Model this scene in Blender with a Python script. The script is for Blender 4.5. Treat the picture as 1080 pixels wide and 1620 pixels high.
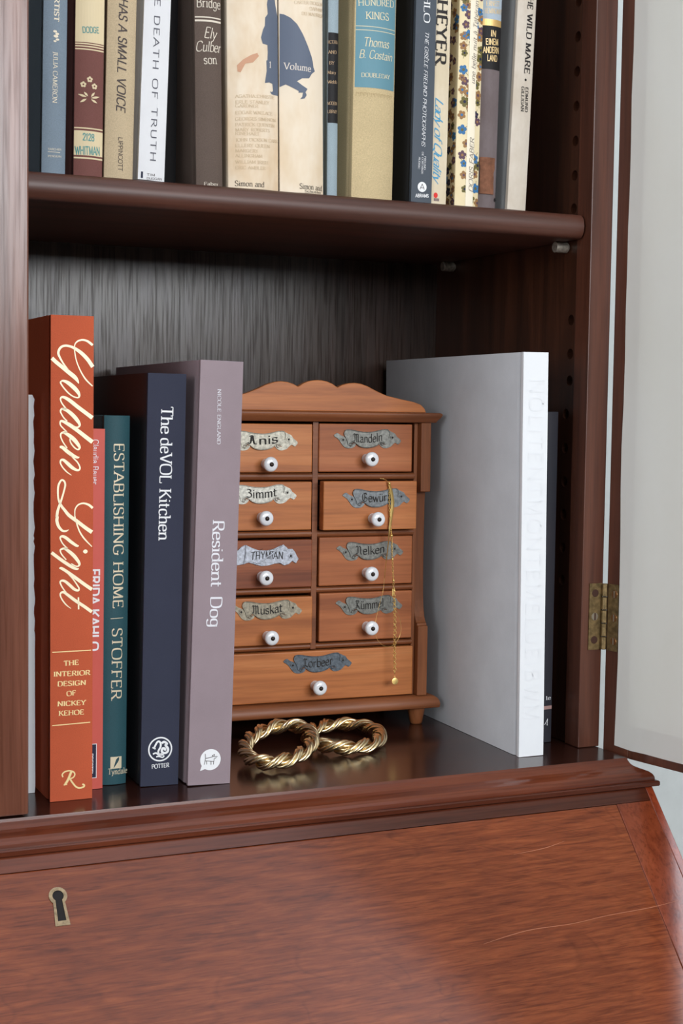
import bpy, bmesh, math, random, json
from mathutils import Vector, Matrix
random.seed(7)
SC = bpy.context.scene
COL = SC.collection
for _o in list(bpy.data.objects):
    bpy.data.objects.remove(_o, do_unlink=True)

# ------------------------------------------------------------------ camera
cam_data = bpy.data.cameras.new('camera')
cam = bpy.data.objects.new('camera', cam_data)
COL.objects.link(cam)
cam_data.sensor_fit = 'VERTICAL'
cam_data.sensor_height = 36.0
cam_data.lens = 2369.08 / 1620 * 36.0
cam_data.clip_start = 0.02
RX, DN, FW = [[0.9104678, -0.4133254, 0.0145089], [-0.0145323, -0.0670316, -0.997645], [0.4133246, 0.9081128, -0.0670367]]
m = Matrix(((RX[0], -DN[0], -FW[0], [-0.635283, -0.953079, 0.254498][0]), (RX[1], -DN[1], -FW[1], [-0.635283, -0.953079, 0.254498][1]), (RX[2], -DN[2], -FW[2], [-0.635283, -0.953079, 0.254498][2]), (0, 0, 0, 1)))
cam.matrix_world = m
SC.camera = cam

# ------------------------------------------------------------------ light
world = bpy.data.worlds.new('world')
SC.world = world
world.use_nodes = True
world.node_tree.nodes['Background'].inputs[0].default_value = (0.80, 0.88, 1.0, 1)
world.node_tree.nodes['Background'].inputs[1].default_value = 0.30
def window_light(name, loc, rot, sx, sy, power, color):
    d = bpy.data.lights.new(name, 'AREA'); d.shape = 'RECTANGLE'; d.size = sx; d.size_y = sy
    d.energy = power; d.color = color
    o = bpy.data.objects.new(name, d); COL.objects.link(o); o.location = loc; o.rotation_euler = rot
    return o
# daylight behind the window facing the bureau, and behind the one in the left wall
window_light('daylight_front', (0.05, -3.12, 1.00), (math.radians(90), 0, 0), 2.10, 0.96, 74, (0.95, 0.975, 1.0))
window_light('daylight_left', (-2.42, -1.0, 0.75), (math.radians(90), 0, math.radians(-90)), 1.4, 1.2, 24, (0.97, 0.975, 1.0))
window_light('daylight_right', (1.72, -1.25, 1.72), (math.radians(90), 0, math.radians(90)), 1.5, 1.15, 44, (0.89, 0.91, 1.0))
SC.view_settings.view_transform = 'Standard'
SC.view_settings.look = 'None'
SC.view_settings.gamma = 1.0
SC.view_settings.use_curve_mapping = False
SC.view_settings.exposure = 0.10
try:
    SC.cycles.use_denoising = True
    SC.cycles.max_bounces = 8
    SC.cycles.diffuse_bounces = 4
    SC.cycles.sample_clamp_indirect = 6
except Exception:
    pass

# ------------------------------------------------------------------ materials
def lin(c):
    return tuple(((x / 255) / 12.92 if x / 255 <= 0.04045 else ((x / 255 + 0.055) / 1.055) ** 2.4) for x in c) + (1.0,)
MATS = {}
def newmat(name):
    mt = bpy.data.materials.new(name); mt.use_nodes = True
    return mt, mt.node_tree, mt.node_tree.nodes['Principled BSDF']
def mapping(nt, scale, coord='Object'):
    tc = nt.nodes.new('ShaderNodeTexCoord'); mp = nt.nodes.new('ShaderNodeMapping')
    nt.links.new(tc.outputs[coord], mp.inputs[0]); mp.inputs['Scale'].default_value = scale
    return mp
def noise(nt, mp, scale, detail=4, rough=0.6, dist=0.0):
    n = nt.nodes.new('ShaderNodeTexNoise'); n.inputs['Scale'].default_value = scale; n.inputs['Detail'].default_value = detail
    n.inputs['Roughness'].default_value = rough; n.inputs['Distortion'].default_value = dist
    nt.links.new(mp.outputs[0], n.inputs['Vector'])
    return n
def ramp(nt, src, stops):
    r = nt.nodes.new('ShaderNodeValToRGB'); nt.links.new(src, r.inputs[0])
    e = r.color_ramp.elements
    e[0].position, e[0].color = stops[0][0], stops[0][1]
    e[1].position, e[1].color = stops[-1][0], stops[-1][1]
    for p, c in stops[1:-1]:
        q = e.new(p); q.color = c
    return r
def mixc(nt, a, b, fac, mode='MULTIPLY'):
    mx = nt.nodes.new('ShaderNodeMix'); mx.data_type = 'RGBA'; mx.blend_type = mode
    if isinstance(fac, (int, float)): mx.inputs[0].default_value = fac
    else: nt.links.new(fac, mx.inputs[0])
    for s, i in ((a, 6), (b, 7)):
        if isinstance(s, tuple): mx.inputs[i].default_value = s
        else: nt.links.new(s, mx.inputs[i])
    return mx.outputs[2]
def bump(nt, b, src, strength, dist=0.0004):
    bp = nt.nodes.new('ShaderNodeBump'); bp.inputs['Strength'].default_value = strength; bp.inputs['Distance'].default_value = dist
    nt.links.new(src, bp.inputs['Height']); nt.links.new(bp.outputs[0], b.inputs['Normal'])
def wood(name, dark, mid, light, axis='z', rough=0.35, figure=0.0, pores=0.5, spec=0.5, grain=1.0, bs=0.12, str_=0.06, sv=0.0):
    if name in MATS: return MATS[name]
    mt, nt, b = newmat(name)
    k = {'x': (str_, 1, 1), 'y': (1, str_, 1), 'z': (1, 1, str_)}[axis]
    kf = {'x': (0.4, 1, 1), 'y': (1, 0.4, 1), 'z': (1, 1, 0.4)}[axis]
    n1 = noise(nt, mapping(nt, k), 42 * grain, 6, 0.62, 0.4)
    r1 = ramp(nt, n1.outputs['Fac'], [(0.28, lin(dark)), (0.5, lin(mid)), (0.74, lin(light))])
    n2 = noise(nt, mapping(nt, tuple(0.5 * q if q < 1 else q for q in k)), 420 * min(grain, 2.2), 3, 0.6)
    r2 = ramp(nt, n2.outputs['Fac'], [(0.34, (0.45, 0.42, 0.40, 1)), (0.52, (1, 1, 1, 1))])
    c = mixc(nt, r1.outputs[0], r2.outputs[0], pores)
    if figure > 0:
        n3 = noise(nt, mapping(nt, kf), 7.0, 3, 0.5, 2.2)
        w = nt.nodes.new('ShaderNodeMath'); w.operation = 'MULTIPLY'; w.inputs[1].default_value = 9.0
        nt.links.new(n3.outputs['Fac'], w.inputs[0])
        f = nt.nodes.new('ShaderNodeMath'); f.operation = 'FRACT'; nt.links.new(w.outputs[0], f.inputs[0])
        r3 = ramp(nt, f.outputs[0], [(0.0, (0.6, 0.54, 0.5, 1)), (0.12, (1, 1, 1, 1)), (0.92, (1, 1, 1, 1)), (1.0, (0.64, 0.58, 0.54, 1))])
        c = mixc(nt, c, r3.outputs[0], figure)
        n4 = noise(nt, mapping(nt, kf), 3.5, 2, 0.5, 0.6)
        r4 = ramp(nt, n4.outputs['Fac'], [(0.3, (0.72, 0.66, 0.62, 1)), (0.65, (1.12, 1.08, 1.0, 1))])
        c = mixc(nt, c, r4.outputs[0], 0.8)
    nt.links.new(c, b.inputs['Base Color'])
    b.inputs['Roughness'].default_value = rough
    b.inputs['Specular IOR Level'].default_value = spec
    if sv:
        rs = ramp(nt, n2.outputs['Fac'], [(0.36, (spec * (1 - sv),) * 3 + (1,)), (0.56, (spec,) * 3 + (1,))]); nt.links.new(rs.outputs[0], b.inputs['Specular IOR Level'])
    bump(nt, b, n2.outputs['Fac'], bs, 0.0002)
    MATS[name] = mt
    return mt
def cloth(name, c, rough=0.8, weave=2600, bs=0.25, var=0.14, spec=0.25):
    if name in MATS: return MATS[name]
    mt, nt, b = newmat(name)
    n = noise(nt, mapping(nt, (1, 1, 1)), weave, 2, 0.7)
    lo = tuple(x * (1 - var) for x in lin(c)[:3]) + (1,); hi = tuple(min(1, x * (1 + var)) for x in lin(c)[:3]) + (1,)
    r = ramp(nt, n.outputs['Fac'], [(0.3, lo), (0.7, hi)])
    n2 = noise(nt, mapping(nt, (1, 1, 1)), 28, 3, 0.6)
    r2 = ramp(nt, n2.outputs['Fac'], [(0.3, (0.93, 0.93, 0.93, 1)), (0.7, (1.03, 1.03, 1.03, 1))])
    nt.links.new(mixc(nt, r.outputs[0], r2.outputs[0], 1.0), b.inputs['Base Color'])
    b.inputs['Roughness'].default_value = rough; b.inputs['Specular IOR Level'].default_value = spec
    bump(nt, b, n.outputs['Fac'], bs, 0.0002)
    MATS[name] = mt
    return mt
def paper(name, c, c2=None, rough=0.7, scale=30, spec=0.3, lo=0.35, hi=0.7):
    """jacket paper, c2 = ageing colour in blotches"""
    if name in MATS: return MATS[name]
    mt, nt, b = newmat(name)
    n = noise(nt, mapping(nt, (1, 1, 0.5)), scale, 5, 0.65)
    r = ramp(nt, n.outputs['Fac'], [(lo, lin(c2 or tuple(x * 0.96 for x in c))), (hi, lin(c))])
    nt.links.new(r.outputs[0], b.inputs['Base Color'])
    b.inputs['Roughness'].default_value = rough; b.inputs['Specular IOR Level'].default_value = spec
    bump(nt, b, n.outputs['Fac'], 0.08, 0.0005)
    MATS[name] = mt
    return mt
def pages(name, c, axis='x'):
    if name in MATS: return MATS[name]
    mt, nt, b = newmat(name)
    n = noise(nt, mapping(nt, (1, 0.02, 0.02)), 1800, 2, 0.6)
    r = ramp(nt, n.outputs['Fac'], [(0.35, lin(tuple(x * 0.78 for x in c))), (0.6, lin(c))])
    nt.links.new(r.outputs[0], b.inputs['Base Color']); b.inputs['Roughness'].default_value = 0.85
    MATS[name] = mt
    return mt
def plain(name, c, rough=0.6, metal=0.0, spec=0.4, nscale=0, namt=0.2, coat=0.0):
    if name in MATS: return MATS[name]
    mt, nt, b = newmat(name)
    b.inputs['Base Color'].default_value = lin(c); b.inputs['Roughness'].default_value = rough
    b.inputs['Metallic'].default_value = metal; b.inputs['Specular IOR Level'].default_value = spec
    b.inputs['Coat Weight'].default_value = coat
    if nscale:
        n = noise(nt, mapping(nt, (1, 1, 1)), nscale, 4, 0.6)
        lo = tuple(x * (1 - namt) for x in lin(c)[:3]) + (1,); hi = tuple(min(1, x * (1 + namt)) for x in lin(c)[:3]) + (1,)
        r = ramp(nt, n.outputs['Fac'], [(0.35, lo), (0.65, hi)]); nt.links.new(r.outputs[0], b.inputs['Base Color'])
        bump(nt, b, n.outputs['Fac'], 0.15, 0.0003)
    MATS[name] = mt
    return mt

W_CAB = wood('dark_mahogany_upright', (38, 20, 13), (64, 35, 22), (90, 51, 33), 'z', 0.38, 0, 0.45)
W_STILE = wood('mahogany_stile', (56, 30, 21), (82, 46, 33), (106, 63, 46), 'z', 0.34, 0, 0.4)
W_BACK = wood('dark_veneer_back', (34, 24, 20), (48, 35, 29), (62, 46, 39), 'z', 0.22, 0, 0.7, 0.5, 1.6, 0.14, sv=0.55)
W_SHELF = wood('dark_mahogany_shelf', (60, 34, 26), (82, 48, 37), (100, 60, 47), 'x', 0.42, 0, 0.35)
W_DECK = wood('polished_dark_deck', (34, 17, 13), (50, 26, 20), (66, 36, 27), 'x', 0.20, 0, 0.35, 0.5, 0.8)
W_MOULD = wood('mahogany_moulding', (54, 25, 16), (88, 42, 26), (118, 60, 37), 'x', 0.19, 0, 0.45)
W_FALL = wood('flame_mahogany_front', (92, 40, 20), (120, 58, 30), (142, 75, 40), 'x', 0.15, 0.45, 0.5, 0.5, 7.5, 0.05, 0.10)
W_EDGE = wood('mahogany_cross_band', (92, 34, 18), (126, 52, 28), (150, 68, 38), 'z', 0.22, 0, 0.5)
W_SPICE = wood('golden_pine', (150, 85, 45), (190, 116, 64), (208, 138, 84), 'x', 0.42, 0, 0.25, 0.4, 1.4)
W_SPICEV = wood('stained_pine_upright', (100, 56, 31), (136, 80, 46), (156, 96, 58), 'z', 0.45, 0, 0.3, 0.4, 1.4)
W_SPICED = wood('stained_pine_trim', (98, 55, 31), (132, 77, 45), (154, 94, 58), 'x', 0.42, 0, 0.3, 0.4, 1.4)
INK = dict(cream=(236, 224, 200), teal=(96, 150, 145), charcoal=(72, 62, 60), slate=(86, 86, 96), bone=(222, 212, 196), faint=(203, 181, 148),
           ink=(58, 50, 44), pale=(226, 216, 205), tanink=(190, 160, 125), wheat=(226, 214, 178), white=(235, 236, 238), black=(38, 33, 32),
           blue=(70, 150, 190), grayink=(128, 118, 108), goldink=(226, 196, 140), gold=(250, 222, 160), champ=(224, 210, 180), palegray=(226, 226, 232),
           emboss=(228, 231, 235), foil=(255, 240, 200), cape=(96, 105, 122), capedark=(58, 74, 108), dark=(22, 20, 22), red=(214, 48, 42), stain=(200, 152, 122),
           navy=(34, 38, 62), plum=(92, 66, 82), floblue=(58, 112, 160), flobrown=(150, 112, 70), olive=(104, 96, 50), tan2=(222, 204, 166), cream2=(238, 228, 206))
def ink(k):
    return plain('ink_' + k, INK[k], 0.6, 0, 0.3)

# ------------------------------------------------------------------ mesh helpers
class MB:
    def __init__(s):
        s.v = []; s.f = []; s.m = []
    def face(s, pts, mi=0):
        b = len(s.v); s.v += [tuple(p) for p in pts]; s.f.append(tuple(range(b, b + len(pts)))); s.m.append(mi)
    def mesh(s, verts, faces, mi=0):
        b = len(s.v); s.v += [tuple(p) for p in verts]
        for f in faces: s.f.append(tuple(b + i for i in f)); s.m.append(mi)
    def box(s, x0, x1, y0, y1, z0, z1, mi=0):
        P = [(x, y, z) for x in (x0, x1) for y in (y0, y1) for z in (z0, z1)]
        s.mesh(P, [(0, 1, 3, 2), (4, 6, 7, 5), (0, 4, 5, 1), (2, 3, 7, 6), (0, 2, 6, 4), (1, 5, 7, 3)], mi)
    def prism(s, poly, fn, a, b, mi=0):
        """poly 2d list; fn(p, t) -> 3d"""
        n = len(poly); P = [fn(p, a) for p in poly] + [fn(p, b) for p in poly]
        s.mesh(P, [tuple(range(n))[::-1], tuple(range(n, 2 * n))] + [(i, (i + 1) % n, n + (i + 1) % n, n + i) for i in range(n)], mi)
    def lathe(s, prof, fn, seg=24, mi=0, cap=True):
        """prof list of (r, h); fn(x, y, h) -> 3d"""
        n = len(prof); P = []
        for r, h in prof:
            for k in range(seg):
                a = 2 * math.pi * k / seg; P.append(fn(r * math.cos(a), r * math.sin(a), h))
        F = [(i * seg + k, i * seg + (k + 1) % seg, (i + 1) * seg + (k + 1) % seg, (i + 1) * seg + k) for i in range(n - 1) for k in range(seg)]
        if cap: F += [tuple(range(seg))[::-1], tuple(range((n - 1) * seg, n * seg))]
        s.mesh(P, F, mi)
    def tube(s, pts, r, seg=8, closed=False, mi=0, flat=1.0):
        pts = [Vector(p) for p in pts]; n = len(pts); P = []
        ref = Vector((0.13, 0.31, 0.94))
        for i, p in enumerate(pts):
            a = pts[(i - 1) % n] if (closed or i > 0) else p
            c = pts[(i + 1) % n] if (closed or i < n - 1) else p
            t = (c - a).normalized(); u = t.cross(ref).normalized(); w = t.cross(u)
            rr = r[i] if isinstance(r, (list, tuple)) else r
            for k in range(seg):
                g = 2 * math.pi * k / seg; P.append(p + u * (rr * math.cos(g)) + w * (rr * flat * math.sin(g)))
        m_ = n if closed else n - 1
        F = [(i * seg + k, i * seg + (k + 1) % seg, ((i + 1) % n) * seg + (k + 1) % seg, ((i + 1) % n) * seg + k) for i in range(m_) for k in range(seg)]
        if not closed: F += [tuple(range(seg))[::-1], tuple(range((n - 1) * seg, n * seg))]
        s.mesh(P, F, mi)
    def build(s, name, mats, parent=None, smooth=False, bevel=0, seg=2, fix=True, label=None):
        me = bpy.data.meshes.new(name); me.from_pydata(s.v, [], s.f)
        if not isinstance(mats, (list, tuple)): mats = [mats]
        for q in mats: me.materials.append(q)
        me.polygons.foreach_set('material_index', s.m)
        if fix:
            bm = bmesh.new(); bm.from_mesh(me); bmesh.ops.recalc_face_normals(bm, faces=bm.faces); bm.to_mesh(me); bm.free()
        me.polygons.foreach_set('use_smooth', [smooth] * len(me.polygons)); me.update()
        o = bpy.data.objects.new(name, me); COL.objects.link(o)
        if parent: o.parent = parent
        if bevel:
            b = o.modifiers.new('bevel', 'BEVEL'); b.width = bevel; b.segments = seg; b.limit_method = 'ANGLE'; b.angle_limit = math.radians(40)
            b.harden_normals = False
        if label: o['label'] = label
        return o
def smooth_angle(o, deg=40):
    o.data.polygons.foreach_set('use_smooth', [True] * len(o.data.polygons))
    o.data.set_sharp_from_angle(angle=math.radians(deg))
def empty(name, loc=(0, 0, 0), rot=(0, 0, 0), label=None, cat=None, group=None):
    o = bpy.data.objects.new(name, None); COL.objects.link(o); o.location = loc; o.rotation_euler = rot
    o.empty_display_size = 0.02
    if label: o['label'] = label
    if cat: o['category'] = cat
    if group: o['group'] = group
    return o
def catmull(pts, n=6, closed=False):
    """pts: tuples of any length"""
    out = []; N = len(pts); D = len(pts[0])
    for i in range(N if closed else N - 1):
        p0 = pts[(i - 1) % N] if (closed or i > 0) else pts[i]
        p1 = pts[i]; p2 = pts[(i + 1) % N]
        p3 = pts[(i + 2) % N] if (closed or i < N - 2) else p2
        for k in range(n):
            t = k / n
            out.append(tuple(0.5 * (2 * p1[d] + (p2[d] - p0[d]) * t + (2 * p0[d] - 5 * p1[d] + 4 * p2[d] - p3[d]) * t * t + (3 * p1[d] - p0[d] - 3 * p2[d] + p3[d]) * t ** 3) for d in range(D)))
    if not closed: out.append(tuple(pts[-1]))
    return out

# ------------------------------------------------------------------ lettering: a pen-stroke alphabet
GL = {
'A': (.72, 'M0 0L.36 1 M.36 1L.72 0 M.14 .34L.58 .34'), 'B': (.68, 'M.1 0L.1 1 M.1 1L.32 1Q.56 1 .56 .77Q.56 .53 .3 .53L.1 .53 M.3 .53Q.63 .53 .63 .27Q.63 0 .32 0L.1 0'),
'C': (.76, 'M.7 .8Q.62 1 .42 1Q.05 1 .05 .5Q.05 0 .42 0Q.64 0 .72 .2'), 'D': (.8, 'M.1 0L.1 1 M.1 1L.33 1Q.74 1 .74 .5Q.74 0 .33 0L.1 0'),
'E': (.64, 'M.1 0L.1 1 M.1 1L.56 1 M.1 .52L.46 .52 M.1 0L.6 0'), 'F': (.6, 'M.1 0L.1 1 M.1 1L.56 1 M.1 .52L.46 .52'),
'G': (.8, 'M.7 .8Q.62 1 .42 1Q.05 1 .05 .5Q.05 0 .42 0Q.62 0 .7 .14L.7 .42 M.5 .42L.76 .42'), 'H': (.8, 'M.1 0L.1 1 M.7 0L.7 1 M.1 .52L.7 .52'),
'I': (.24, 'M.12 0L.12 1'), 'J': (.4, 'M.28 1L.28 .1Q.28 -.12 .06 -.1'), 'K': (.72, 'M.1 0L.1 1 M.66 1L.1 .4 M.28 .58L.7 0'), 'L': (.6, 'M.1 0L.1 1 M.1 0L.58 0'),
'M': (.92, 'M.1 0L.12 1 M.12 1L.46 .05 M.46 .05L.8 1 M.8 1L.82 0'), 'N': (.82, 'M.1 0L.1 1 M.1 1L.72 0 M.72 0L.72 1'), 'O': (.86, 'M.43 1Q.05 1 .05 .5Q.05 0 .43 0Q.81 0 .81 .5Q.81 1 .43 1'),
'P': (.64, 'M.1 0L.1 1 M.1 1L.34 1Q.6 1 .6 .74Q.6 .47 .34 .47L.1 .47'), 'Q': (.86, 'M.43 1Q.05 1 .05 .5Q.05 0 .43 0Q.81 0 .81 .5Q.81 1 .43 1 M.46 .1L.84 -.18'),
'R': (.7, 'M.1 0L.1 1 M.1 1L.34 1Q.6 1 .6 .75Q.6 .5 .34 .5L.1 .5 M.34 .5L.68 0'), 'S': (.58, 'M.5 .82Q.44 1 .28 1Q.06 1 .06 .76Q.06 .58 .28 .51Q.53 .43 .53 .24Q.53 0 .28 0Q.1 0 .04 .2'),
'T': (.68, 'M.34 0L.34 1 M.03 1L.65 1'), 'U': (.78, 'M.1 1L.1 .32Q.1 0 .39 0Q.68 0 .68 .32L.68 1'), 'V': (.72, 'M.02 1L.37 0 M.37 0L.7 1'), 'W': (1.0, 'M.02 1L.28 0 M.28 0L.5 .9 M.5 .9L.73 0 M.73 0L.98 1'),
'X': (.7, 'M.05 1L.66 0 M.64 1L.04 0'), 'Y': (.68, 'M.02 1L.34 .48 M.66 1L.34 .48 M.34 .48L.34 0'), 'Z': (.66, 'M.08 1L.6 1 M.6 1L.06 0 M.06 0L.62 0'),
'a': (.54, 'M.08 .5Q.1 .64 .26 .64Q.44 .64 .44 .46L.44 .1Q.44 0 .54 .02 M.44 .38Q.06 .38 .06 .16Q.06 0 .2 0Q.36 0 .44 .16'), 'b': (.6, 'M.1 1L.1 0 M.1 .44Q.16 .64 .32 .64Q.56 .64 .56 .32Q.56 0 .32 0Q.16 0 .1 .14'),
'c': (.5, 'M.46 .5Q.42 .64 .28 .64Q.05 .64 .05 .32Q.05 0 .28 0Q.42 0 .48 .14'), 'd': (.6, 'M.5 1L.5 0 M.5 .44Q.44 .64 .28 .64Q.05 .64 .05 .32Q.05 0 .28 0Q.44 0 .5 .14'),
'e': (.54, 'M.07 .36L.48 .36Q.48 .64 .28 .64Q.05 .64 .05 .32Q.05 0 .3 0Q.44 0 .5 .14'), 'f': (.36, 'M.16 0L.16 .8Q.16 1 .38 .98 M.02 .62L.34 .62'),
'g': (.56, 'M.48 .64L.48 -.06Q.48 -.28 .26 -.28Q.1 -.28 .06 -.16 M.48 .46Q.42 .64 .27 .64Q.05 .64 .05 .34Q.05 .05 .27 .05Q.42 .05 .48 .2'), 'h': (.6, 'M.1 1L.1 0 M.1 .42Q.18 .64 .33 .64Q.5 .64 .5 .44L.5 0'),
'i': (.24, 'M.12 .64L.12 0 M.12 .84L.12 .92'), 'j': (.26, 'M.14 .64L.14 -.1Q.14 -.28 -.02 -.26 M.14 .84L.14 .92'), 'k': (.56, 'M.1 1L.1 0 M.5 .64L.1 .26 M.24 .38L.54 0'), 'l': (.24, 'M.12 1L.12 0'),
'm': (.9, 'M.1 .64L.1 0 M.1 .42Q.18 .64 .3 .64Q.45 .64 .45 .44L.45 0 M.45 .42Q.53 .64 .65 .64Q.8 .64 .8 .44L.8 0'), 'n': (.6, 'M.1 .64L.1 0 M.1 .42Q.18 .64 .33 .64Q.5 .64 .5 .44L.5 0'),
'o': (.6, 'M.3 .64Q.05 .64 .05 .32Q.05 0 .3 0Q.55 0 .55 .32Q.55 .64 .3 .64'), 'p': (.6, 'M.1 .64L.1 -.28 M.1 .44Q.16 .64 .32 .64Q.56 .64 .56 .32Q.56 0 .32 0Q.16 0 .1 .14'),
'q': (.6, 'M.5 .64L.5 -.28 M.5 .44Q.44 .64 .28 .64Q.05 .64 .05 .32Q.05 0 .28 0Q.44 0 .5 .14'), 'r': (.42, 'M.1 .64L.1 0 M.1 .4Q.18 .64 .38 .6'), 's': (.46, 'M.38 .52Q.34 .64 .22 .64Q.06 .64 .06 .49Q.06 .37 .22 .33Q.4 .29 .4 .15Q.4 0 .22 0Q.08 0 .04 .12'),
't': (.38, 'M.15 .86L.15 .14Q.15 0 .35 .03 M.02 .62L.34 .62'), 'u': (.6, 'M.1 .64L.1 .2Q.1 0 .27 0Q.42 0 .5 .2 M.5 .64L.5 0'), 'v': (.54, 'M.02 .64L.27 0 M.27 0L.52 .64'), 'w': (.78, 'M.02 .64L.22 0 M.22 0L.39 .6 M.39 .6L.56 0 M.56 0L.76 .64'),
'x': (.52, 'M.03 .64L.48 0 M.47 .64L.03 0'), 'y': (.54, 'M.02 .64L.28 .02 M.52 .64L.28 .02L.2 -.2Q.14 -.3 .02 -.26'), 'z': (.5, 'M.06 .64L.44 .64 M.44 .64L.04 0 M.04 0L.46 0'),
'1': (.4, 'M.08 .8L.2 1L.2 0'), '2': (.58, 'M.06 .76Q.08 1 .28 1Q.5 1 .5 .76Q.5 .56 .06 0L.54 0'), '8': (.6, 'M.3 .54Q.08 .56 .08 .78Q.08 1 .3 1Q.52 1 .52 .78Q.52 .56 .3 .54Q.05 .5 .05 .26Q.05 0 .3 0Q.55 0 .55 .26Q.55 .5 .3 .54'),
'.': (.22, 'M.1 0L.1 .07'), ' ': (.34, ''), "'": (.2, 'M.1 1L.1 .8'),
'ü': (.6, 'M.1 .64L.1 .2Q.1 0 .27 0Q.42 0 .5 .2 M.5 .64L.5 0 M.18 .82L.18 .92 M.42 .82L.42 .92'), 'È': (.64, 'M.1 0L.1 1 M.1 1L.56 1 M.1 .52L.46 .52 M.1 0L.6 0 M.22 1.28L.4 1.12'), 'à': (.54, 'M.08 .5Q.1 .64 .26 .64Q.44 .64 .44 .46L.44 .1Q.44 0 .54 .02 M.44 .38Q.06 .38 .06 .16Q.06 0 .2 0Q.36 0 .44 .16 M.16 .94L.32 .78'), 'é': (.54, 'M.07 .36L.48 .36Q.48 .64 .28 .64Q.05 .64 .05 .32Q.05 0 .3 0Q.44 0 .5 .14 M.22 .78L.38 .94'),
# black-letter capitals
'#A': (.8, 'M.05 .1Q.2 -.05 .26 .2L.34 .9 M.2 .85Q.3 1.05 .42 .95L.5 .2Q.52 0 .72 .06 M.26 .45L.5 .45'), '#Z': (.66, 'M.1 .86Q.3 1.05 .5 .9Q.56 .7 .28 .58Q.62 .55 .58 .26Q.5 -.02 .08 .08'),
'#M': (1.0, 'M.04 .8Q.16 1.05 .26 .85L.26 .25Q.22 .02 .05 .08 M.26 .8Q.42 1.05 .52 .85L.52 0 M.52 .8Q.68 1.05 .78 .85L.78 .16Q.82 0 .96 .08'), '#G': (.8, 'M.66 .85Q.5 1.05 .3 .95Q.06 .8 .08 .45Q.1 .02 .4 .02Q.7 .02 .68 .42L.42 .5 M.4 .95L.36 .2'),
'#N': (.84, 'M.04 .8Q.16 1.05 .28 .85L.28 .2Q.2 0 .05 .08 M.28 .8Q.5 1.05 .62 .82L.62 .15Q.66 0 .8 .08'), '#K': (.78, 'M.1 .85Q.2 1.02 .3 .9L.28 .1Q.2 0 .08 .06 M.3 .9Q.5 1.05 .6 .86L.32 .5L.56 .2Q.62 0 .76 .08'), '#L': (.7, 'M.1 .8Q.2 1.05 .32 .88L.3 .2Q.2 0 .06 .1 M.3 .14Q.5 .1 .66 0 M.32 .88Q.48 1 .56 .86'),
}
STY = {  # thin, thick, nib angle, serif, slant, letter space
'serif': (.055, .125, 15, .22, 0, .10), 'serifb': (.08, .19, 15, .24, 0, .12), 'serifw': (.06, .135, 15, .24, 0, .06), 'serifi': (.045, .11, 25, .14, .22, .06),
'sans': (.11, .11, 0, 0, 0, .10), 'sansb': (.17, .19, 0, 0, 0, .10), 'sansi': (.10, .15, 20, 0, .2, .10), 'sanst': (.10, .10, 0, 0, 0, .22),
'script': (.03, .13, 30, 0, .45, -.02), 'black': (.05, .16, 38, .0, 0, .07), 'scratch': (.09, .15, 20, 0, .05, .14)}
def parse(d):
    import re
    toks = re.findall(r'[MLQ]|-?\.?\d+\.?\d*', d); st = []; i = 0; cmd = None
    while i < len(toks):
        if toks[i] in 'MLQ': cmd = toks[i]; i += 1
        g = lambda j: float(toks[i + j])
        if cmd == 'M': st.append([('P', g(0), g(1))]); i += 2; cmd = 'L'
        elif cmd == 'L': st[-1].append(('L', g(0), g(1))); i += 2
        else: st[-1].append(('Q', g(0), g(1), g(2), g(3))); i += 4
    return st
def strokes(ch):
    out = []
    for s in parse(GL[ch][1]):
        cur = [(s[0][1], s[0][2])]
        for c in s[1:]:
            if c[0] == 'L': cur.append((c[1], c[2]))
            else:
                x0, y0 = cur[-1]
                for k in range(1, 6):
                    t = k / 5; a = (1 - t) ** 2; b = 2 * t * (1 - t) * 1.0
                    # fuller than a parabola so bowls look round
                    q = (a * x0 + b * c[1] + t * t * c[3], a * y0 + b * c[2] + t * t * c[4])
                    mxx, mxy = c[1], c[2]; f = 0.34 * (4 * t * (1 - t)) * 0.5
                    cur.append((q[0] + (mxx - q[0]) * f, q[1] + (mxy - q[1]) * f))
        out.append(cur)
    return out
_SC = {}
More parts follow.
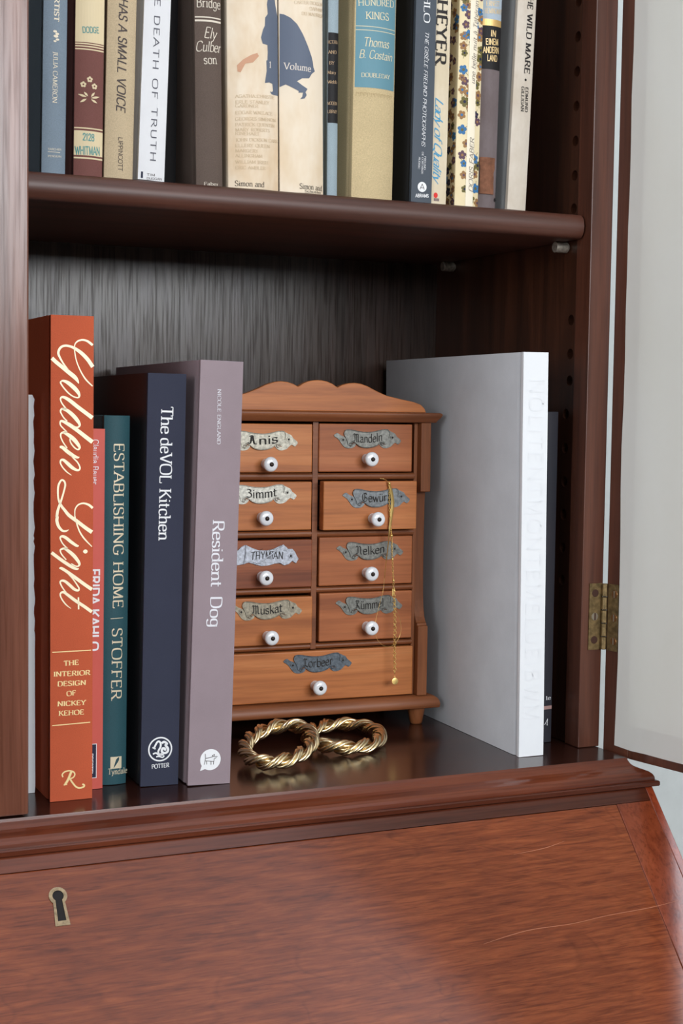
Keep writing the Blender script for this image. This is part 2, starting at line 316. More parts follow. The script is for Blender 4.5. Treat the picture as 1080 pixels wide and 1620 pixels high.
def glyph_polys(ch, sty):
    """list of quads / strips in em units"""
    key = (ch, sty)
    if key in _SC: return _SC[key]
    thin, thick, nib, ser, slant, ls = STY[sty]
    na = math.radians(nib); polys = []
    S = []
    for s0 in strokes(ch):
        s1 = [s0[0]]
        for p, r in zip(s0, s0[1:]):
            m_ = max(1, int(math.hypot(r[0] - p[0], r[1] - p[1]) / 0.13))
            s1 += [(p[0] + (r[0] - p[0]) * k / m_, p[1] + (r[1] - p[1]) * k / m_) for k in range(1, m_ + 1)]
        S.append(s1)
    ends = [(s[0], s[1]) for s in S if len(s) > 1] + [(s[-1], s[-2]) for s in S if len(s) > 1]
    for s in S:
        n = len(s); L = []; R = []
        # split at sharp corners
        runs = [[s[0]]]
        for i in range(1, n):
            runs[-1].append(s[i])
            if i < n - 1:
                a = math.atan2(s[i][1] - s[i - 1][1], s[i][0] - s[i - 1][0]); b = math.atan2(s[i + 1][1] - s[i][1], s[i + 1][0] - s[i][0])
                d = abs((b - a + math.pi) % (2 * math.pi) - math.pi)
                if d > 0.9: runs.append([s[i]])
        for r in runs:
            if len(r) < 2: continue
            strip = []
            for i, p in enumerate(r):
                q0 = r[max(0, i - 1)]; q1 = r[min(len(r) - 1, i + 1)]
                dx, dy = q1[0] - q0[0], q1[1] - q0[1]; l = math.hypot(dx, dy) or 1; dx /= l; dy /= l
                w = thin + (thick - thin) * abs(math.sin(math.atan2(dy, dx) - na)); w *= 0.5
                e = 0.0
                if not ser and i in (0, len(r) - 1): e = (thin * 0.4) * (-1 if i == 0 else 1)
                strip.append(((p[0] + dx * e - dy * w, p[1] + dy * e + dx * w), (p[0] + dx * e + dy * w, p[1] + dy * e - dx * w)))
            polys.append(strip)
    if ser:
        for i, (p, q) in enumerate(ends):
            if any(j != i and math.hypot(p[0] - e[0][0], p[1] - e[0][1]) < 0.03 for j, e in enumerate(ends)):
                continue
            dx, dy = p[0] - q[0], p[1] - q[1]; l = math.hypot(dx, dy) or 1
            h = thin * 0.55
            if abs(dy / l) > 0.75 and (abs(p[1]) < .02 or p[1] > .95 or abs(p[1] - .64) < .02 or p[1] < -.2):
                half = ser * 0.62
                if ch.islower() and p[1] > 0.5: xs = (p[0] - half, p[0] + thick * 0.4)
                else: xs = (p[0] - half, p[0] + half)
                yy = p[1] - h if p[1] > 0.3 else p[1] + h
                polys.append([((xs[0], yy + h), (xs[0], yy - h)), ((xs[1], yy + h), (xs[1], yy - h))])
            elif abs(dx / l) > 0.8 and ch.isupper() and ch in 'EFLTZCGS':
                v = ser * 0.75; up = -1 if p[1] > 0.8 else (1 if p[1] < 0.2 else 0)
                y0, y1 = (p[1] - v / 2, p[1] + v / 2) if up == 0 else sorted((p[1], p[1] + up * v))
                polys.append([((p[0] - h, y1), (p[0] - h, y0)), ((p[0] + h, y1), (p[0] + h, y0))])
    if slant:
        polys = [[tuple((x + slant * y, y) for x, y in pr) for pr in st] for st in polys]
    _SC[key] = polys
    return polys
def text_on(mb, surf, s, sty, p0, p1, cap, sag=0.0, off=0.00012, mi=0):
    """draw s from p0 to p1 (surface u,v), cap height cap"""
    ls = STY[sty][5]; chars = []; pen = 0.0; i = 0
    while i < len(s):
        ch = s[i]
        if ch == '#': ch = s[i:i + 2]; i += 1
        i += 1
        if ch not in GL: continue
        chars.append((ch, pen)); pen += GL[ch][0] + ls
    W = pen - ls
    dx, dy = p1[0] - p0[0], p1[1] - p0[1]; L = math.hypot(dx, dy); ex = (dx / L, dy / L); ey = (-ex[1], ex[0])
    sx = L / W
    for ch, x0 in chars:
        for st in glyph_polys(ch, sty):
            V = []
            for pr in st:
                for x, y in pr:
                    a = (x0 + x) * sx; t = a / L - 0.5; b = y * cap + sag * (4 * t * t - 1)
                    V.append(surf(p0[0] + ex[0] * a + ey[0] * b, p0[1] + ex[1] * a + ey[1] * b, off))
            mb.mesh(V, [(2 * k, 2 * k + 1, 2 * k + 3, 2 * k + 2) for k in range(len(st) - 1)], mi)
def stroke_on(mb, surf, pts, w, off=0.00012, mi=0, spline=True, n=6):
    """pts (u,v) or (u,v,w) centre line -> ribbon of width w"""
    P = [tuple(p) if len(p) == 3 else (p[0], p[1], w) for p in pts]
    if spline and len(P) > 2: P = catmull(P, n)
    D = [P[0]]
    for a, c in zip(P, P[1:]):
        m_ = max(1, int(math.hypot(c[0] - a[0], c[1] - a[1]) / 0.0012))
        D += [tuple(a[d] + (c[d] - a[d]) * k / m_ for d in range(3)) for k in range(1, m_ + 1)]
    P = D; V = []
    for i, p in enumerate(P):
        a = P[max(0, i - 1)]; c = P[min(len(P) - 1, i + 1)]; dx, dy = c[0] - a[0], c[1] - a[1]; l = math.hypot(dx, dy) or 1
        nx, ny = -dy / l * p[2] / 2, dx / l * p[2] / 2
        V += [surf(p[0] + nx, p[1] + ny, off), surf(p[0] - nx, p[1] - ny, off)]
    mb.mesh(V, [(2 * k, 2 * k + 1, 2 * k + 3, 2 * k + 2) for k in range(len(P) - 1)], mi)
def poly_on(mb, surf, pts, off=0.0001, mi=0, step=0.0013):
    """any simple polygon cut into narrow upright slices so that it follows a round spine"""
    bm = bmesh.new(); bm.faces.new([bm.verts.new((p[0], p[1], 0)) for p in pts])
    bmesh.ops.triangulate(bm, faces=bm.faces[:])
    u = min(p[0] for p in pts) + step / 2
    while u < max(p[0] for p in pts):
        bmesh.ops.bisect_plane(bm, geom=bm.verts[:] + bm.edges[:] + bm.faces[:], plane_co=(u, 0, 0), plane_no=(1, 0, 0)); u += step
    bm.verts.index_update()
    mb.mesh([surf(v.co.x, v.co.y, off) for v in bm.verts], [tuple(v.index for v in f.verts) for f in bm.faces], mi); bm.free()
def rect_on(mb, surf, u0, u1, v0, v1, off=0.00008, mi=0, n=10):
    us = [u0 + (u1 - u0) * k / n for k in range(n + 1)]
    V = [surf(u, v, off) for u in us for v in (v0, v1)]
    mb.mesh(V, [(2 * k, 2 * k + 2, 2 * k + 3, 2 * k + 1) for k in range(n)], mi)
def disc_on(mb, surf, c, r, off=0.0001, mi=0, seg=24, r0=0, ry=None):
    ry = ry or r
    if r0:
        V = [surf(c[0] + q * math.cos(2 * math.pi * k / seg), c[1] + q * math.sin(2 * math.pi * k / seg), off) for q in (r0, r) for k in range(seg)]
        mb.mesh(V, [(k, (k + 1) % seg, seg + (k + 1) % seg, seg + k) for k in range(seg)], mi)
    else:
        mb.face([surf(c[0] + r * math.cos(2 * math.pi * k / seg), c[1] + ry * math.sin(2 * math.pi * k / seg), off) for k in range(seg)], mi)

